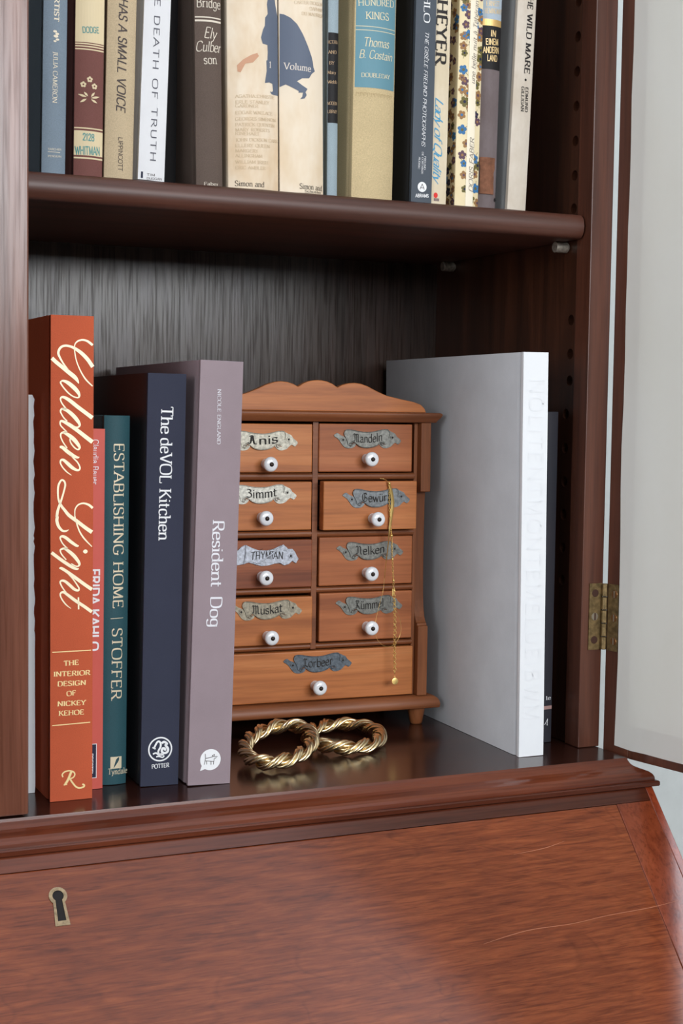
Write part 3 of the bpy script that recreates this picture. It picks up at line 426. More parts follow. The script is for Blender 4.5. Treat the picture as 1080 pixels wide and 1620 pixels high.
DATA = json.loads(r'''{"BK":{"artist":[-0.4085,-0.3928,0.02,0.69,0.0,0.405],"whitman":[-0.3878,-0.3685,0.018,0.61,0.0,0.405],"small":[-0.3676,-0.3479,0.018,1.09,0.0,0.405],"truth":[-0.3454,-0.3272,0.016,1.88,0.0,0.405],"ely":[-0.3021,-0.2831,0.022,-1.15,0.0,0.405],"v1":[-0.2795,-0.2424,0.018,-1.08,0.0,0.405],"v2":[-0.2415,-0.2085,0.018,-1.1,0.0,0.405],"webb":[-0.2049,-0.1971,0.024,-0.37,0.0,0.405],"cost":[-0.1875,-0.1552,0.018,0.31,0.0,0.405],"kahlo":[-0.143,-0.1266,0.016,0.56,0.0,0.405],"heyer":[-0.1261,-0.1142,0.017,0.5,0.0,0.405],"faber":[-0.1058,-0.0863,0.018,0.51,0.0,0.405],"hem":[-0.0851,-0.069,0.022,0.79,0.0,0.405],"wild":[-0.0617,-0.0459,0.018,2.04,0.0,0.405],"golden":[-0.40977,-0.38205,-0.01052,0.01047,0.0,0.0],"stoffer":[-0.36823,-0.35042,0.01791,0.36739,0.0,0.0],"devol":[-0.34468,-0.31859,0.00473,0.76344,-2.81602,0.0],"dog":[-0.31459,-0.28482,-0.00513,1.34005,-2.60792,0.0],"gray":[-0.05859,-0.03797,-0.01055,-0.68384,-2.36454,0.0],"frida":[-0.3803,-0.369,0.012,0.2,0.0,0.0],"dark":[-0.0262,-0.0075,0.0255,-0.1,0.0,0.0]},"T":[["artist","ARTIST","serifb",[-0.00099,0.116],[-0.00114,0.09722],0.00311,"cream"],["artist","JULIA CAMERON","serif",[-0.00129,0.07799],[-0.00146,0.04545],0.0029,"cream"],["artist","TARCHER","sans",[-0.00393,0.01498],[0.00475,0.01541],0.00121,"cream"],["artist","PENGUIN","sans",[-0.00387,0.01054],[0.00481,0.01096],0.00121,"cream"],["whitman","DODGE","sansb",[-0.00509,0.09167],[0.00579,0.09264],0.00361,"teal"],["whitman","2128","sansb",[-0.00416,0.02305],[0.00341,0.02298],0.00426,"teal"],["whitman","WHITMAN","sansb",[-0.00863,0.01369],[0.00755,0.01439],0.00487,"teal"],["small","HAS A SMALL VOICE","sansi",[-0.00241,0.11679],[-0.0026,0.04383],0.00558,"charcoal"],["small","LIPPINCOTT","sans",[-0.00092,0.0268],[-0.00062,0.00505],0.0028,"charcoal"],["truth","THE DEATH OF TRUTH","sanst",[-0.00228,0.13356],[-0.00123,0.01261],0.00371,"slate"],["truth","TIM","sans",[-0.00324,0.00285],[0.00241,0.00305],0.00144,"charcoal"],["truth","DUGGAN","sans",[-0.00315,0.00037],[0.00731,0.00088],0.00144,"charcoal"],["ely","Bridge","serif",[-0.00813,0.11898],[0.00895,0.11906],0.00623,"bone"],["ely","Ely","serifi",[-0.00366,0.09905],[0.00511,0.09862],0.00709,"bone"],["ely","Culber","serifi",[-0.00892,0.08982],[0.00865,0.09015],0.00667,"bone"],["ely","son","serif",[-0.00364,0.08153],[0.00562,0.08233],0.00585,"bone"],["ely","Faber","serif",[-0.00454,0.00085],[0.00589,0.00099],0.00212,"bone"],["v1","AGATHA CHRISTIE","serif",[-0.01369,0.06093],[0.0152,0.06236],0.00211,"faint"],["v1","ERLE STANLEY","serif",[-0.01372,0.05713],[0.0105,0.05816],0.00211,"faint"],["v1","GARDNER","serif",[-0.01374,0.0546],[0.00166,0.05493],0.00211,"faint"],["v1","EDGAR WALLACE","serif",[-0.01378,0.04995],[0.01326,0.05112],0.00212,"faint"],["v1","GEORGES SIMENON","serif",[-0.01382,0.04573],[0.01604,0.04706],0.00211,"faint"],["v1","PATRICK QUENTIN","serif",[-0.01385,0.04192],[0.01507,0.04314],0.00212,"faint"],["v1","MARY ROBERTS","serif",[-0.01388,0.03854],[0.01084,0.03942],0.00212,"faint"],["v1","RINEHART","serif",[-0.0139,0.036],[0.00245,0.03628],0.00212,"faint"],["v1","JOHN DICKSON CARR","serif",[-0.01393,0.03177],[0.01782,0.03306],0.00212,"faint"],["v1","ELLERY QUEEN","serif",[-0.01396,0.02796],[0.01077,0.02873],0.00212,"faint"],["v1","MARGERY","serif",[-0.01399,0.02457],[0.00144,0.02471],0.00212,"faint"],["v1","ALLINGHAM","serif",[-0.01402,0.02117],[0.00467,0.0215],0.00213,"faint"],["v1","WILLIAM IRISH","serif",[-0.01406,0.01693],[0.0093,0.01752],0.00212,"faint"],["v1","ERIC AMBLER","serif",[-0.01409,0.01311],[0.00694,0.01352],0.00213,"faint"],["v1","Simon and","serif",[-0.01441,0.00184],[0.00592,0.00169],0.00361,"ink"],["v2","Simon and","serif",[-0.00364,0.00295],[0.01506,0.00266],0.00368,"ink"],["v2","Schuster","serif",[0.00016,0.00068],[0.01456,0.00058],0.00174,"ink"],["v2","CARTER DICKSON","serif",[-0.00672,0.12815],[0.01655,0.12971],0.00213,"faint"],["v2","DAPHNE","serif",[0.0046,0.12506],[0.01653,0.12585],0.00213,"faint"],["v2","DU MAURIER","serif",[-0.00158,0.12102],[0.01651,0.12198],0.00213,"faint"],["v1","1","serif",[0.01067,0.08304],[0.01253,0.08299],0.00424,"pale"],["v2","Volume","serif",[-0.01356,0.0841],[0.00535,0.08316],0.00448,"pale"],["webb","VICTORIA","serif",[-0.00432,0.10605],[0.00295,0.10638],0.00216,"tanink"],["webb","AND","serif",[-0.00378,0.09916],[0.00205,0.09933],0.00217,"tanink"],["webb","BY","serif",[-0.00323,0.09183],[0.00017,0.09173],0.00217,"tanink"],["webb","Mary","serif",[-0.00414,0.08521],[0.00169,0.08535],0.00218,"tanink"],["webb","Webb","serif",[-0.00408,0.07869],[0.00272,0.0789],0.00218,"tanink"],["webb","MODERN","serif",[-0.00395,0.06388],[0.00286,0.06406],0.00218,"tanink"],["webb","LIBRARY","serif",[-0.0039,0.05821],[0.00291,0.05837],0.00219,"tanink"],["cost","HUNDRED","serif",[-0.014,0.13359],[0.01365,0.1356],0.00455,"wheat"],["cost","KINGS","serif",[-0.00865,0.1247],[0.00915,0.1256],0.00499,"wheat"],["cost","Thomas","serifi",[-0.01018,0.10576],[0.00961,0.10633],0.00609,"wheat"],["cost","B. Costain","serifi",[-0.01295,0.09758],[0.01281,0.09789],0.00566,"wheat"],["cost","DOUBLEDAY","serif",[-0.01118,0.08446],[0.01112,0.08513],0.00283,"wheat"],["kahlo","KAHLO","serif",[-0.00229,0.15861],[-0.00184,0.12686],0.00485,"white"],["kahlo","THE GIS\u00c8LE FREUND PHOTOGRAPHS","serifi",[-0.00039,0.12084],[-0.001,0.04017],0.00281,"white"],["kahlo","FREUND","serif",[0.00152,0.03279],[0.00129,0.02335],0.00134,"white"],["kahlo","DE CORTANZE","serif",[-0.00061,0.03573],[-0.00065,0.02004],0.00133,"white"],["kahlo","AUDRIC","serif",[-0.00305,0.03192],[-0.0033,0.02339],0.00133,"white"],["kahlo","ABRAMS","sansb",[-0.00474,0.00332],[0.00573,0.00395],0.00224,"white"],["heyer","HEYER","serifb",[-0.00513,0.14439],[-0.00557,0.09936],0.00826,"black"],["heyer","Lady of Quality","script",[-0.00461,0.07578],[-0.0049,0.01644],0.0062,"blue"],["faber","DORIS FABER","serifi",[0.00436,0.0105],[0.00417,0.04927],0.00343,"grayink"],["faber","une belle nuit \u00e0 T\u00e9h\u00e9ran","serifi",[0.00344,0.08826],[0.00493,0.14762],0.00343,"grayink"],["hem","IN","sansb",[-0.00159,0.12535],[0.00269,0.12522],0.00408,"goldink"],["hem","EINEM","sansb",[-0.00508,0.11899],[0.00531,0.11962],0.00408,"goldink"],["hem","ANDERN","sansb",[-0.00671,0.11287],[0.00608,0.11377],0.00407,"goldink"],["hem","LAND","sansb",[-0.00357,0.10733],[0.0047,0.10765],0.00408,"goldink"],["hem","ERNEST","serif",[-0.00559,0.14665],[0.00558,0.14749],0.00361,"goldink"],["hem","HEMINGWAY","serif",[-0.00645,0.14131],[0.00793,0.14211],0.00361,"goldink"],["wild","THE","serifb",[-6e-05,0.15966],[-0.0001,0.14726],0.00464,"black"],["wild","WILD","serifb",[0.00013,0.14363],[0.00015,0.1257],0.00463,"black"],["wild","MARE","serifb",[8e-05,0.12246],[0.0001,0.10035],0.00464,"black"],["wild","EDMUND","serifb",[0.0018,0.09043],[0.00237,0.07247],0.00246,"black"],["wild","GILLIGAN","serifb",[-0.00173,0.0904],[-0.00117,0.07247],0.00244,"black"],["golden","THE","serifb",[-0.00504,0.08832],[0.00469,0.08861],0.00308,"gold"],["golden","INTERIOR","serifb",[-0.0116,0.08173],[0.01201,0.08144],0.00307,"gold"],["golden","DESIGN","serifb",[-0.00913,0.07522],[0.00931,0.07508],0.00308,"gold"],["golden","OF","serifb",[-0.00313,0.06845],[0.00288,0.06884],0.00309,"gold"],["golden","NICKEY","serifb",[-0.0091,0.06227],[0.00915,0.06204],0.00308,"gold"],["golden","KEHOE","serifb",[-0.00826,0.05603],[0.00812,0.05585],0.00309,"gold"],["frida","Claudia Bauer","sans",[-0.00265,0.23338],[-0.00266,0.20383],0.00383,"white"],["frida","FRIDA KAHLO","sansb",[-0.00376,0.14778],[-0.00425,0.09344],0.0062,"white"],["frida","PRESTEL","sansb",[-0.00335,0.02414],[-0.00347,0.00962],0.00238,"white"],["stoffer","ESTABLISHING HOME","serif",[-0.00244,0.2308],[-0.00197,0.12023],0.00694,"champ"],["stoffer","STOFFER","serif",[-0.00239,0.10658],[-0.00253,0.05858],0.007,"champ"],["stoffer","Tyndale","serif",[-0.00417,0.00738],[0.00947,0.00713],0.0039,"champ"],["devol","The","serifw",[-0.00373,0.25559],[-0.00381,0.23754],0.008,"white"],["devol","deVOL","serifw",[-0.00375,0.2346],[-0.0038,0.20471],0.00801,"white"],["devol","Kitchen","serifw",[-0.00393,0.20049],[-0.00391,0.16665],0.00802,"white"],["devol","POTTER","serifb",[-0.00544,0.01185],[0.00639,0.01241],0.00281,"white"],["dog","NICOLE ENGLAND","serif",[-0.00264,0.26755],[-0.00188,0.23085],0.00242,"palegray"],["dog","Resident","serifw",[-0.00308,0.1795],[-0.00295,0.13472],0.00798,"palegray"],["dog","Dog","serifw",[-0.00297,0.12831],[-0.00296,0.10774],0.00801,"palegray"],["gray","NOLITENTMONTEMELUEIBWM","sanst",[-0.00493,0.27998],[-0.00563,0.02756],0.01106,"emboss"],["dark","le","serif",[0.00345,0.03336],[0.00804,0.03354],0.00298,"white"]],"X":{"script":[[[131,2942,14.9],[117,2953,15.7],[98,2966,14.2],[75,2973,12.3],[53,2972,11.1],[30,2962,9.6],[16,2944,7.4],[13,2920,6.7],[15,2894,7.4],[24,2846,7.4],[42,2798,8.2],[65,2754,8.9],[92,2717,9.7],[131,2681,7.5]],[[132,2804,24.6],[99,2850,24.5],[60,2888,23.0],[22,2914,19.3],[-8,2928,15.6],[-42,2934,14.1],[-68,2927,14.8],[-85,2909,14.8],[-91,2883,14.8],[-79,2854,12.6],[-57,2818,10.3],[-30,2783,9.6]],[[-132,2853,24.3],[-106,2829,24.3],[-68,2800,24.5],[-23,2765,26.7],[12,2738,26.7],[31,2716,18.6],[41,2696,5.2]],[[-73,2706,11.1],[-60,2711,13.4],[-30,2700,23.0],[8,2671,26.7],[35,2642,23.1],[45,2619,14.1],[36,2606,8.9],[8,2612,8.2],[-22,2631,8.9],[-52,2662,8.9],[-73,2691,9.6],[-76,2702,10.4],[-68,2710,11.1]],[[131,2478,26.2],[84,2512,24.7],[31,2550,24.6],[-14,2585,23.1],[-45,2603,19.3],[-64,2608,14.8],[-76,2599,10.3],[-73,2580,8.9],[-60,2558,8.9],[-39,2533,8.9]],[[-39,2533,11.1],[-67,2533,12.6],[-76,2517,10.4],[-67,2495,8.1],[-52,2473,8.2],[-33,2455,7.5]],[[-67,2533,12.6],[-37,2525,20.9],[1,2496,24.6],[31,2463,23.9],[47,2437,16.5],[43,2421,10.5],[24,2418,8.2],[-3,2432,7.5]],[[132,2323,27.0],[85,2358,25.5],[32,2398,24.7],[-18,2432,23.9],[-67,2456,14.9],[-78,2446,10.4],[-75,2428,9.0],[-58,2409,8.2],[-35,2386,8.2]],[[-35,2386,11.2],[-56,2384,14.9],[-71,2378,11.2],[-75,2366,9.6],[-71,2345,8.9],[-56,2316,8.2],[-33,2284,7.5]],[[-56,2384,14.9],[-22,2366,23.1],[13,2337,26.2],[39,2305,21.7],[48,2286,14.2],[38,2275,9.7],[17,2285,9.0],[-6,2312,9.0],[-15,2336,8.2],[-10,2355,7.5]],[[-81,2290,12.6],[-63,2288,20.9],[-29,2260,23.9],[9,2234,21.7],[36,2224,13.5],[46,2228,3.8]],[[-36,2275,5.2],[2,2226,8.2],[32,2196,9.0],[49,2166,9.8],[48,2148,11.2],[32,2143,14.3],[2,2158,21.7],[-29,2185,22.4],[-55,2207,17.2],[-72,2207,12.7],[-76,2189,9.7],[-63,2163,9.0],[-36,2133,8.2],[-4,2110,3.7]],[[135,1898,16.6],[113,1917,15.1],[86,1928,12.1],[63,1929,10.6],[37,1918,9.8],[20,1892,7.5],[18,1858,6.8],[19,1844,8.0],[28,1808,8.8],[48,1752,9.7],[80,1702,10.4],[131,1649,5.7]],[[131,1742,25.0],[84,1775,23.3],[31,1816,22.5],[-18,1852,21.6],[-47,1886,18.7],[-72,1919,16.4],[-88,1957,12.0],[-92,2002,12.0],[-88,2047,12.7],[-70,2079,11.9],[-52,2073,11.9],[-45,2050,11.9],[-51,2017,11.2],[-65,1968,12.0],[-79,1927,15.0],[-93,1883,17.2],[-98,1849,18.0],[-96,1844,19.1],[-98,1818,20.0],[-86,1782,18.4],[-62,1756,14.4],[-40,1753,12.0],[-21,1762,3.3]],[[45,1659,4.0],[32,1657,16.1],[-5,1682,20.1],[-38,1709,20.0],[-62,1720,16.8],[-76,1712,11.2],[-70,1690,8.8],[-54,1665,8.0],[-29,1641,8.0]],[[-29,1641,11.2],[-50,1642,12.8],[-68,1638,12.0],[-76,1628,9.6],[-66,1603,8.8],[-37,1568,7.3]],[[-50,1642,12.8],[-25,1626,20.1],[11,1595,23.3],[40,1558,20.2],[49,1538,15.3],[42,1526,10.5],[24,1526,8.1],[-5,1543,6.4]],[[-132,1617,20.8],[-90,1584,20.9],[-41,1548,20.9],[4,1519,20.1],[32,1507,14.6],[45,1510,4.9]],[[132,1371,22.8],[81,1407,21.8],[16,1456,21.8],[-41,1498,19.3],[-70,1515,17.7],[-82,1514,5.6]],[[-23,1475,5.6],[8,1442,8.1],[36,1401,9.7],[47,1380,10.5],[41,1368,13.0],[16,1377,18.6],[-17,1407,19.4],[-45,1430,16.9],[-65,1435,13.7],[-76,1425,10.4],[-67,1400,8.9],[-49,1372,8.1],[-37,1359,6.4]],[[132,1225,21.2],[82,1262,20.3],[24,1302,20.3],[-25,1340,18.6],[-53,1360,16.1],[-71,1356,12.1],[-75,1340,9.7],[-63,1312,8.8],[-37,1278,8.0],[-6,1253,3.2]]],"tcross":[[0.00428,0.13238],[0.00443,0.12448]],"idot":[0.00877,0.16187],"man1":[[0.00981,0.11884],[0.00959,0.12183],[0.00913,0.12506],[0.00988,0.12885],[0.01602,0.1295],[0.0166,0.12584],[0.01778,0.12157],[0.01934,0.11844],[0.01914,0.09642],[0.01877,0.06519],[0.01489,0.06516],[0.01247,0.06552],[0.01127,0.06708],[0.01308,0.06695],[0.014,0.06813],[0.01342,0.07249],[0.01071,0.07309],[0.00709,0.07224],[0.00865,0.08062],[0.0084,0.08747],[0.0093,0.08782],[0.00964,0.09335],[0.00937,0.09799],[0.00547,0.09844],[0.0043,0.10244],[0.00584,0.10778],[0.00735,0.11067],[0.00769,0.11617]],"man2":[[-0.01594,0.12165],[-0.0134,0.12109],[-0.00916,0.11876],[-0.00491,0.11477],[-0.00066,0.108],[0.00299,0.10058],[0.00603,0.09363],[0.00695,0.09038],[0.00755,0.08653],[0.00877,0.08413],[0.00598,0.08194],[0.0038,0.07869],[-0.00144,0.07825],[-0.00513,0.076],[-0.00146,0.07352],[0.00253,0.07134],[0.00098,0.06899],[0.00189,0.06711],[0.00034,0.06476],[-0.00305,0.06394],[-0.0015,0.06573],[-0.00087,0.06856],[-0.00425,0.06829],[-0.00394,0.06943],[-0.01248,0.07373],[-0.01626,0.07203]],"stain1":[[-0.01252,0.08277],[-0.00868,0.08661],[-0.0033,0.0899],[0.00132,0.09173],[0.00253,0.08973],[-0.0018,0.08512],[-0.00717,0.08394],[-0.01027,0.07806],[-0.01225,0.07859]],"whit_v":[0.08575,0.08515,0.08434,0.08354,0.08273,0.08172,0.08092,0.03118,0.03036,0.02915,0.0133,0.01208,0.01106],"whit_rule":[[-0.00329,0.02131],[0.00301,0.02131]],"whit_fl":[[-8e-05,0.0622],[-0.00423,0.0587],[0.00313,0.05811]],"whit_lv":[[[-0.00748,0.05228],[-0.00202,0.05085]],[[-0.00616,0.04717],[-0.00201,0.04964]],[[0.0068,0.05181],[0.00092,0.05036]],[[0.00517,0.04757],[0.00093,0.04955]],[[-0.00374,0.0539],[-0.00119,0.05135]],[[0.00339,0.05428],[0.00091,0.05117]]],"webb_v":[0.11383,0.05156],"cost_u":[-0.01579,0.01534],"cost_v":[0.07736,0.12023,0.11914,0.11761,0.11652],"cost_key":[0.07363,0.071],"kahlo_c":[0.00029,0.01092],"heyer_red":[-0.00263,0.00602],"heyer_b":[-0.00191,0.00269],"faber_u":[-0.00169,0.00463],"faber_u1":[-0.00134,0.0052],"hem_v":[0.13748,0.13272,0.10138],"hem_st":[0.03735,0.0107],"hem_bug":[0.00723,0.0071],"wild_dot":[0.00147,0.09569],"gold_rules":[[[-0.01266,0.09747],[0.01279,0.09755]],[[-0.01257,0.04988],[0.01233,0.05032]]],"gold_R":[[[-0.00407,0.01078],[-0.00206,0.01394],[-0.00033,0.01812],[0.00024,0.01905]],[[-0.00552,0.01569],[-0.00598,0.01746],[-0.00437,0.01905],[-0.00149,0.01954],[0.00111,0.01874],[0.00227,0.01702],[0.00141,0.01508],[-0.0009,0.01413],[-0.00177,0.0142]],[[-0.0009,0.01413],[0.00084,0.01137],[0.00316,0.00856],[0.00549,0.00759],[0.0081,0.0081],[0.00851,0.00923],[0.00722,0.00992]],[[-0.00504,0.01052],[-0.00274,0.01077]]],"prestel":[[-0.0049,0.03065],[0.00151,0.00748]],"stof_bar":[[-0.00355,0.11325],[0.00518,0.11356]],"tynd":[[-0.00268,0.01115],[0.00514,0.0192]],"potter_c":[8e-05,0.02491],"potter_r":0.00821,"dragon":[[[-0.00433,0.02567],[-0.0034,0.02753],[-0.00215,0.0297],[-0.00086,0.03027],[0.00027,0.02893],[0.00031,0.02669],[-0.00043,0.02513],[-0.00118,0.02357],[-0.00102,0.02196],[-3e-05,0.02127],[0.00125,0.02183]],[[0.00111,0.02888],[0.00272,0.02975],[0.0047,0.02836],[0.00374,0.02745],[0.00542,0.02511],[0.00514,0.02289],[0.00287,0.02206],[0.00122,0.02343],[0.00183,0.02532],[0.00347,0.02491],[0.00316,0.02377]],[[-0.00532,0.02637],[-0.00335,0.0253],[-0.00435,0.02663]],[[-0.0049,0.02187],[-0.00265,0.02238],[-0.00068,0.02098],[0.00257,0.02111]],[[-0.0026,0.01982],[-0.00066,0.02002],[0.00196,0.01923],[0.00291,0.02045]]],"dog_c":[0.00047,0.01707],"dog_r":0.00725,"dog_tail":[[-0.00548,0.01332],[-0.00667,0.00954],[-0.00257,0.01092]],"doglines":[[[-0.00336,0.02124],[-0.00306,0.01801]],[[-0.00306,0.01801],[0.00181,0.01886],[0.00225,0.01948]],[[-0.00301,0.01641],[0.0029,0.01572]],[[-0.00306,0.01801],[-0.00339,0.01611],[-0.00378,0.01388]],[[-0.00227,0.01611],[-0.00207,0.01392]],[[0.00091,0.01582],[0.00098,0.01363]],[[0.00277,0.01573],[0.0027,0.01367]],[[0.00158,0.01971],[0.00313,0.01899],[0.00531,0.01908],[0.00415,0.01797],[0.00298,0.01752],[0.0029,0.01572]],[[0.00158,0.01971],[0.00223,0.02013],[0.00327,0.02059],[0.00331,0.01956]]],"dark_band":[0.02871,0.02598],"dark_n":[[0.00251,0.0141],[0.00472,0.01741],[0.00527,0.01836],[0.00481,0.01392],[0.00539,0.01388]],"neck":{"strip":[[0.0583,0.198,4],[0.0592,0.1945,7],[0.0604,0.188,10],[0.0611,0.183,11],[0.0606,0.1764,11],[0.0599,0.1704,10],[0.0592,0.1639,9],[0.0585,0.1578,5],[0.0574,0.1453,3.5],[0.0559,0.1327,2.5],[0.055,0.1226,1.6]],"fine":[[0.055,0.1226],[0.0541,0.1126],[0.0505,0.099],[0.0477,0.086],[0.0487,0.0758],[0.0538,0.0695],[0.0604,0.0672],[0.0664,0.071],[0.0702,0.079],[0.0694,0.0882],[0.066,0.097],[0.0636,0.1067]],"chain":[[0.0514,0.2016],[0.0553,0.201],[0.0569,0.199],[0.0578,0.1945],[0.0584,0.1805],[0.0595,0.1654],[0.0605,0.1563],[0.0616,0.1381],[0.0628,0.1204],[0.0631,0.1108]],"beads":[[0.0578,0.198],[0.0605,0.1563],[0.0616,0.1376],[0.0628,0.1204]],"ext":[[0.0631,0.1108],[0.0639,0.1046],[0.0648,0.0843],[0.0649,0.0639],[0.0654,0.0455]],"disc":[[0.0655,0.0394]],"clasp":[[0.0623,0.1138],[0.0624,0.1082]]},"plate":{"body":[[0.0228,0.2367],[0.0236,0.2392],[0.0254,0.2399],[0.0293,0.2397],[0.0329,0.239],[0.0365,0.2384],[0.0426,0.238],[0.0486,0.2385],[0.0547,0.2399],[0.0596,0.2402],[0.0615,0.239],[0.0619,0.237],[0.0614,0.2337],[0.0607,0.2306],[0.0588,0.2288],[0.057,0.229],[0.0552,0.2303],[0.0539,0.2301],[0.0512,0.2279],[0.0464,0.2263],[0.0409,0.226],[0.0367,0.2269],[0.0337,0.2288],[0.0321,0.23],[0.03,0.2306],[0.0287,0.2293],[0.0298,0.228],[0.0284,0.2271],[0.0263,0.2284],[0.0257,0.2309],[0.024,0.234]],"tl":[[0.0144,0.235],[0.0153,0.2364],[0.0175,0.2373],[0.0198,0.2357],[0.0234,0.2342],[0.0261,0.2307],[0.0274,0.2276],[0.0301,0.2282],[0.0324,0.2293],[0.0332,0.2285],[0.0319,0.2265],[0.0289,0.2253],[0.0247,0.2256],[0.0217,0.2279],[0.0192,0.2314],[0.0167,0.2336]],"tr":[[0.0608,0.239],[0.0645,0.2382],[0.067,0.2371],[0.0686,0.2348],[0.0711,0.2329],[0.0723,0.2312],[0.0699,0.2285],[0.0674,0.2299],[0.0653,0.2286],[0.0629,0.2264],[0.0586,0.2254],[0.0555,0.2264],[0.0532,0.2291],[0.0539,0.2305],[0.057,0.2286],[0.0598,0.2292]],"holes":[[0.0221,0.232],[0.0646,0.234]]},"thym":[[-0.0688,0.1489],[-0.0641,0.1463],[-0.0615,0.1488],[-0.0594,0.15],[-0.0576,0.1504],[-0.0526,0.1481],[-0.0473,0.1461],[-0.0399,0.1459],[-0.0346,0.147],[-0.0304,0.1489],[-0.0267,0.15],[-0.0246,0.1485],[-0.0229,0.1467],[-0.0192,0.1466],[-0.017,0.1441],[-0.0156,0.1412],[-0.014,0.1387],[-0.0161,0.1352],[-0.0193,0.137],[-0.0222,0.1346],[-0.026,0.1337],[-0.0295,0.1355],[-0.0334,0.1354],[-0.0387,0.134],[-0.0445,0.1336],[-0.0493,0.1348],[-0.0551,0.1367],[-0.0593,0.1355],[-0.0645,0.1347],[-0.0686,0.1355],[-0.0702,0.1395],[-0.0682,0.1425]],"thymhole":[-0.0207,0.1411],"artist_leaf":0.08776,"artist_rule":0.014,"ely_rules":[[0.11293,0.1121],[0.11085,0.1096]]}}''')
BK, TX, XD = DATA['BK'], DATA['T'], DATA['X']

# ================================================================== ROOM
def struct(name, mb, m_):
    o = mb.build(name, m_); o['kind'] = 'structure'; return o
WALLM = plain('painted_wall', (198, 204, 202), 0.8, 0, 0.2, 60, 0.03)
FLOORZ, CEILZ = -0.80, 2.42
q = MB(); q.box(-2.35, 1.75, 0.30, 0.40, FLOORZ, CEILZ); struct('wall_back', q, WALLM)
q = MB()
for a in ((1.65, 1.75, -3.05, -2.02, FLOORZ, CEILZ), (1.65, 1.75, -0.48, 0.30, FLOORZ, CEILZ), (1.65, 1.75, -2.02, -0.48, FLOORZ, 1.13), (1.65, 1.75, -2.02, -0.48, 2.31, CEILZ)): q.box(*a)
struct('wall_right', q, WALLM)
q = MB()
for a in ((-2.35, -2.25, -3.05, -1.75, FLOORZ, CEILZ), (-2.35, -2.25, -0.25, 0.30, FLOORZ, CEILZ), (-2.35, -2.25, -1.75, -0.25, FLOORZ, 0.12), (-2.35, -2.25, -1.75, -0.25, 1.38, CEILZ)): q.box(*a)
struct('wall_left', q, WALLM)
q = MB()
for a in ((-2.35, -1.02, -3.10, -3.0, FLOORZ, CEILZ), (1.12, 1.75, -3.10, -3.0, FLOORZ, CEILZ), (-1.02, 1.12, -3.10, -3.0, FLOORZ, 0.50), (-1.02, 1.12, -3.10, -3.0, 1.50, CEILZ)): q.box(*a)
struct('wall_front', q, plain('front_wall_paint', (120, 118, 114), 0.85, 0, 0.2, 60, 0.03))
q = MB(); q.box(-2.35, 1.75, -3.10, 0.40, FLOORZ - 0.05, FLOORZ)
struct('floor', q, wood('oak_floor', (48, 34, 25), (70, 50, 36), (88, 64, 47), 'x', 0.4, 0, 0.3, 0.4, 0.4))
q = MB(); q.box(-2.35, 1.75, -3.10, 0.40, CEILZ, CEILZ + 0.05); struct('ceiling', q, plain('ceiling_white', (232, 232, 234), 0.9, 0, 0.2))

# ================================================================== BUREAU BOOKCASE
CX0, CX1 = -0.8849, 0.0189          # carcass sides
bur = empty('bureau_bookcase', (-0.433, 0.10, FLOORZ), label='dark mahogany bureau bookcase with open right door, sloping desk front and shelves of books', cat='bookcase')
BO = Vector((0.433, -0.10, -FLOORZ))   # world -> bureau local
def part(mb, name, m_, parent=bur, **k):
    if parent is bur: mb.v = [tuple(Vector(p) + BO) for p in mb.v]
    return mb.build(name, m_, parent, **k)
ZTOP = 0.86
def hole_cutter(xs):
    c = MB()
    for z in [0.5408 + 0.0261 * k for k in range(1, 11)] + [0.5408, 0.5147, 0.4888, 0.4627, 0.4366, 0.4117, 0.327, 0.3012, 0.2806, 0.2550, 0.2285, 0.2028, 0.1770, 0.1515, 0.126]:
        yy = 0.0330 if z < 0.27 else 0.0290
        c.lathe([(0.0041, -0.01), (0.0041, 0.0075)], lambda x, y, h, z=z, yy=yy: (xs[0] + (h if xs[1] > 0 else -h), yy + x, z + y), 20)
    return c
def cut(o, cutter):
    ct = cutter.build('cutter', W_CAB, bur)
    b = o.modifiers.new('holes', 'BOOLEAN'); b.object = ct; b.operation = 'DIFFERENCE'; b.solver = 'EXACT'
    dg = bpy.context.evaluated_depsgraph_get(); dg.update()
    me = bpy.data.meshes.new_from_object(o.evaluated_get(dg)); o.modifiers.clear(); o.data = me
    bpy.data.objects.remove(ct, do_unlink=True)
# right and left sides: a panel with its front stile (face edge)
for side in (1, -1):
    q = MB()
    f = (lambda x: x) if side > 0 else (lambda x: -0.866 - x)
    def bx(a, b, *r):
        x0, x1 = sorted((f(a), f(b))); q.box(x0, x1, *r)
    bx(0.003, 0.0189, 0.019, 0.256, 0.0003, ZTOP)
    o = part(q, 'side_panel', W_CAB)
    if side > 0:
        c = hole_cutter((0.003, 1)); c.v = [tuple(Vector(p) + BO) for p in c.v]; cut(o, c)
    q = MB(); bx(0.0, 0.0189, 0.0, 0.019, 0.0003, ZTOP)
    part(q, 'front_stile', W_STILE, bevel=0.0006)
q = MB(); q.box(-0.869, 0.003, 0.250, 0.256, 0.0003, ZTOP); part(q, 'back_panel', W_BACK)
q = MB(); q.box(CX0, CX1, 0.0, 0.256, ZTOP, ZTOP + 0.02); part(q, 'top_panel', W_CAB, bevel=0.001)
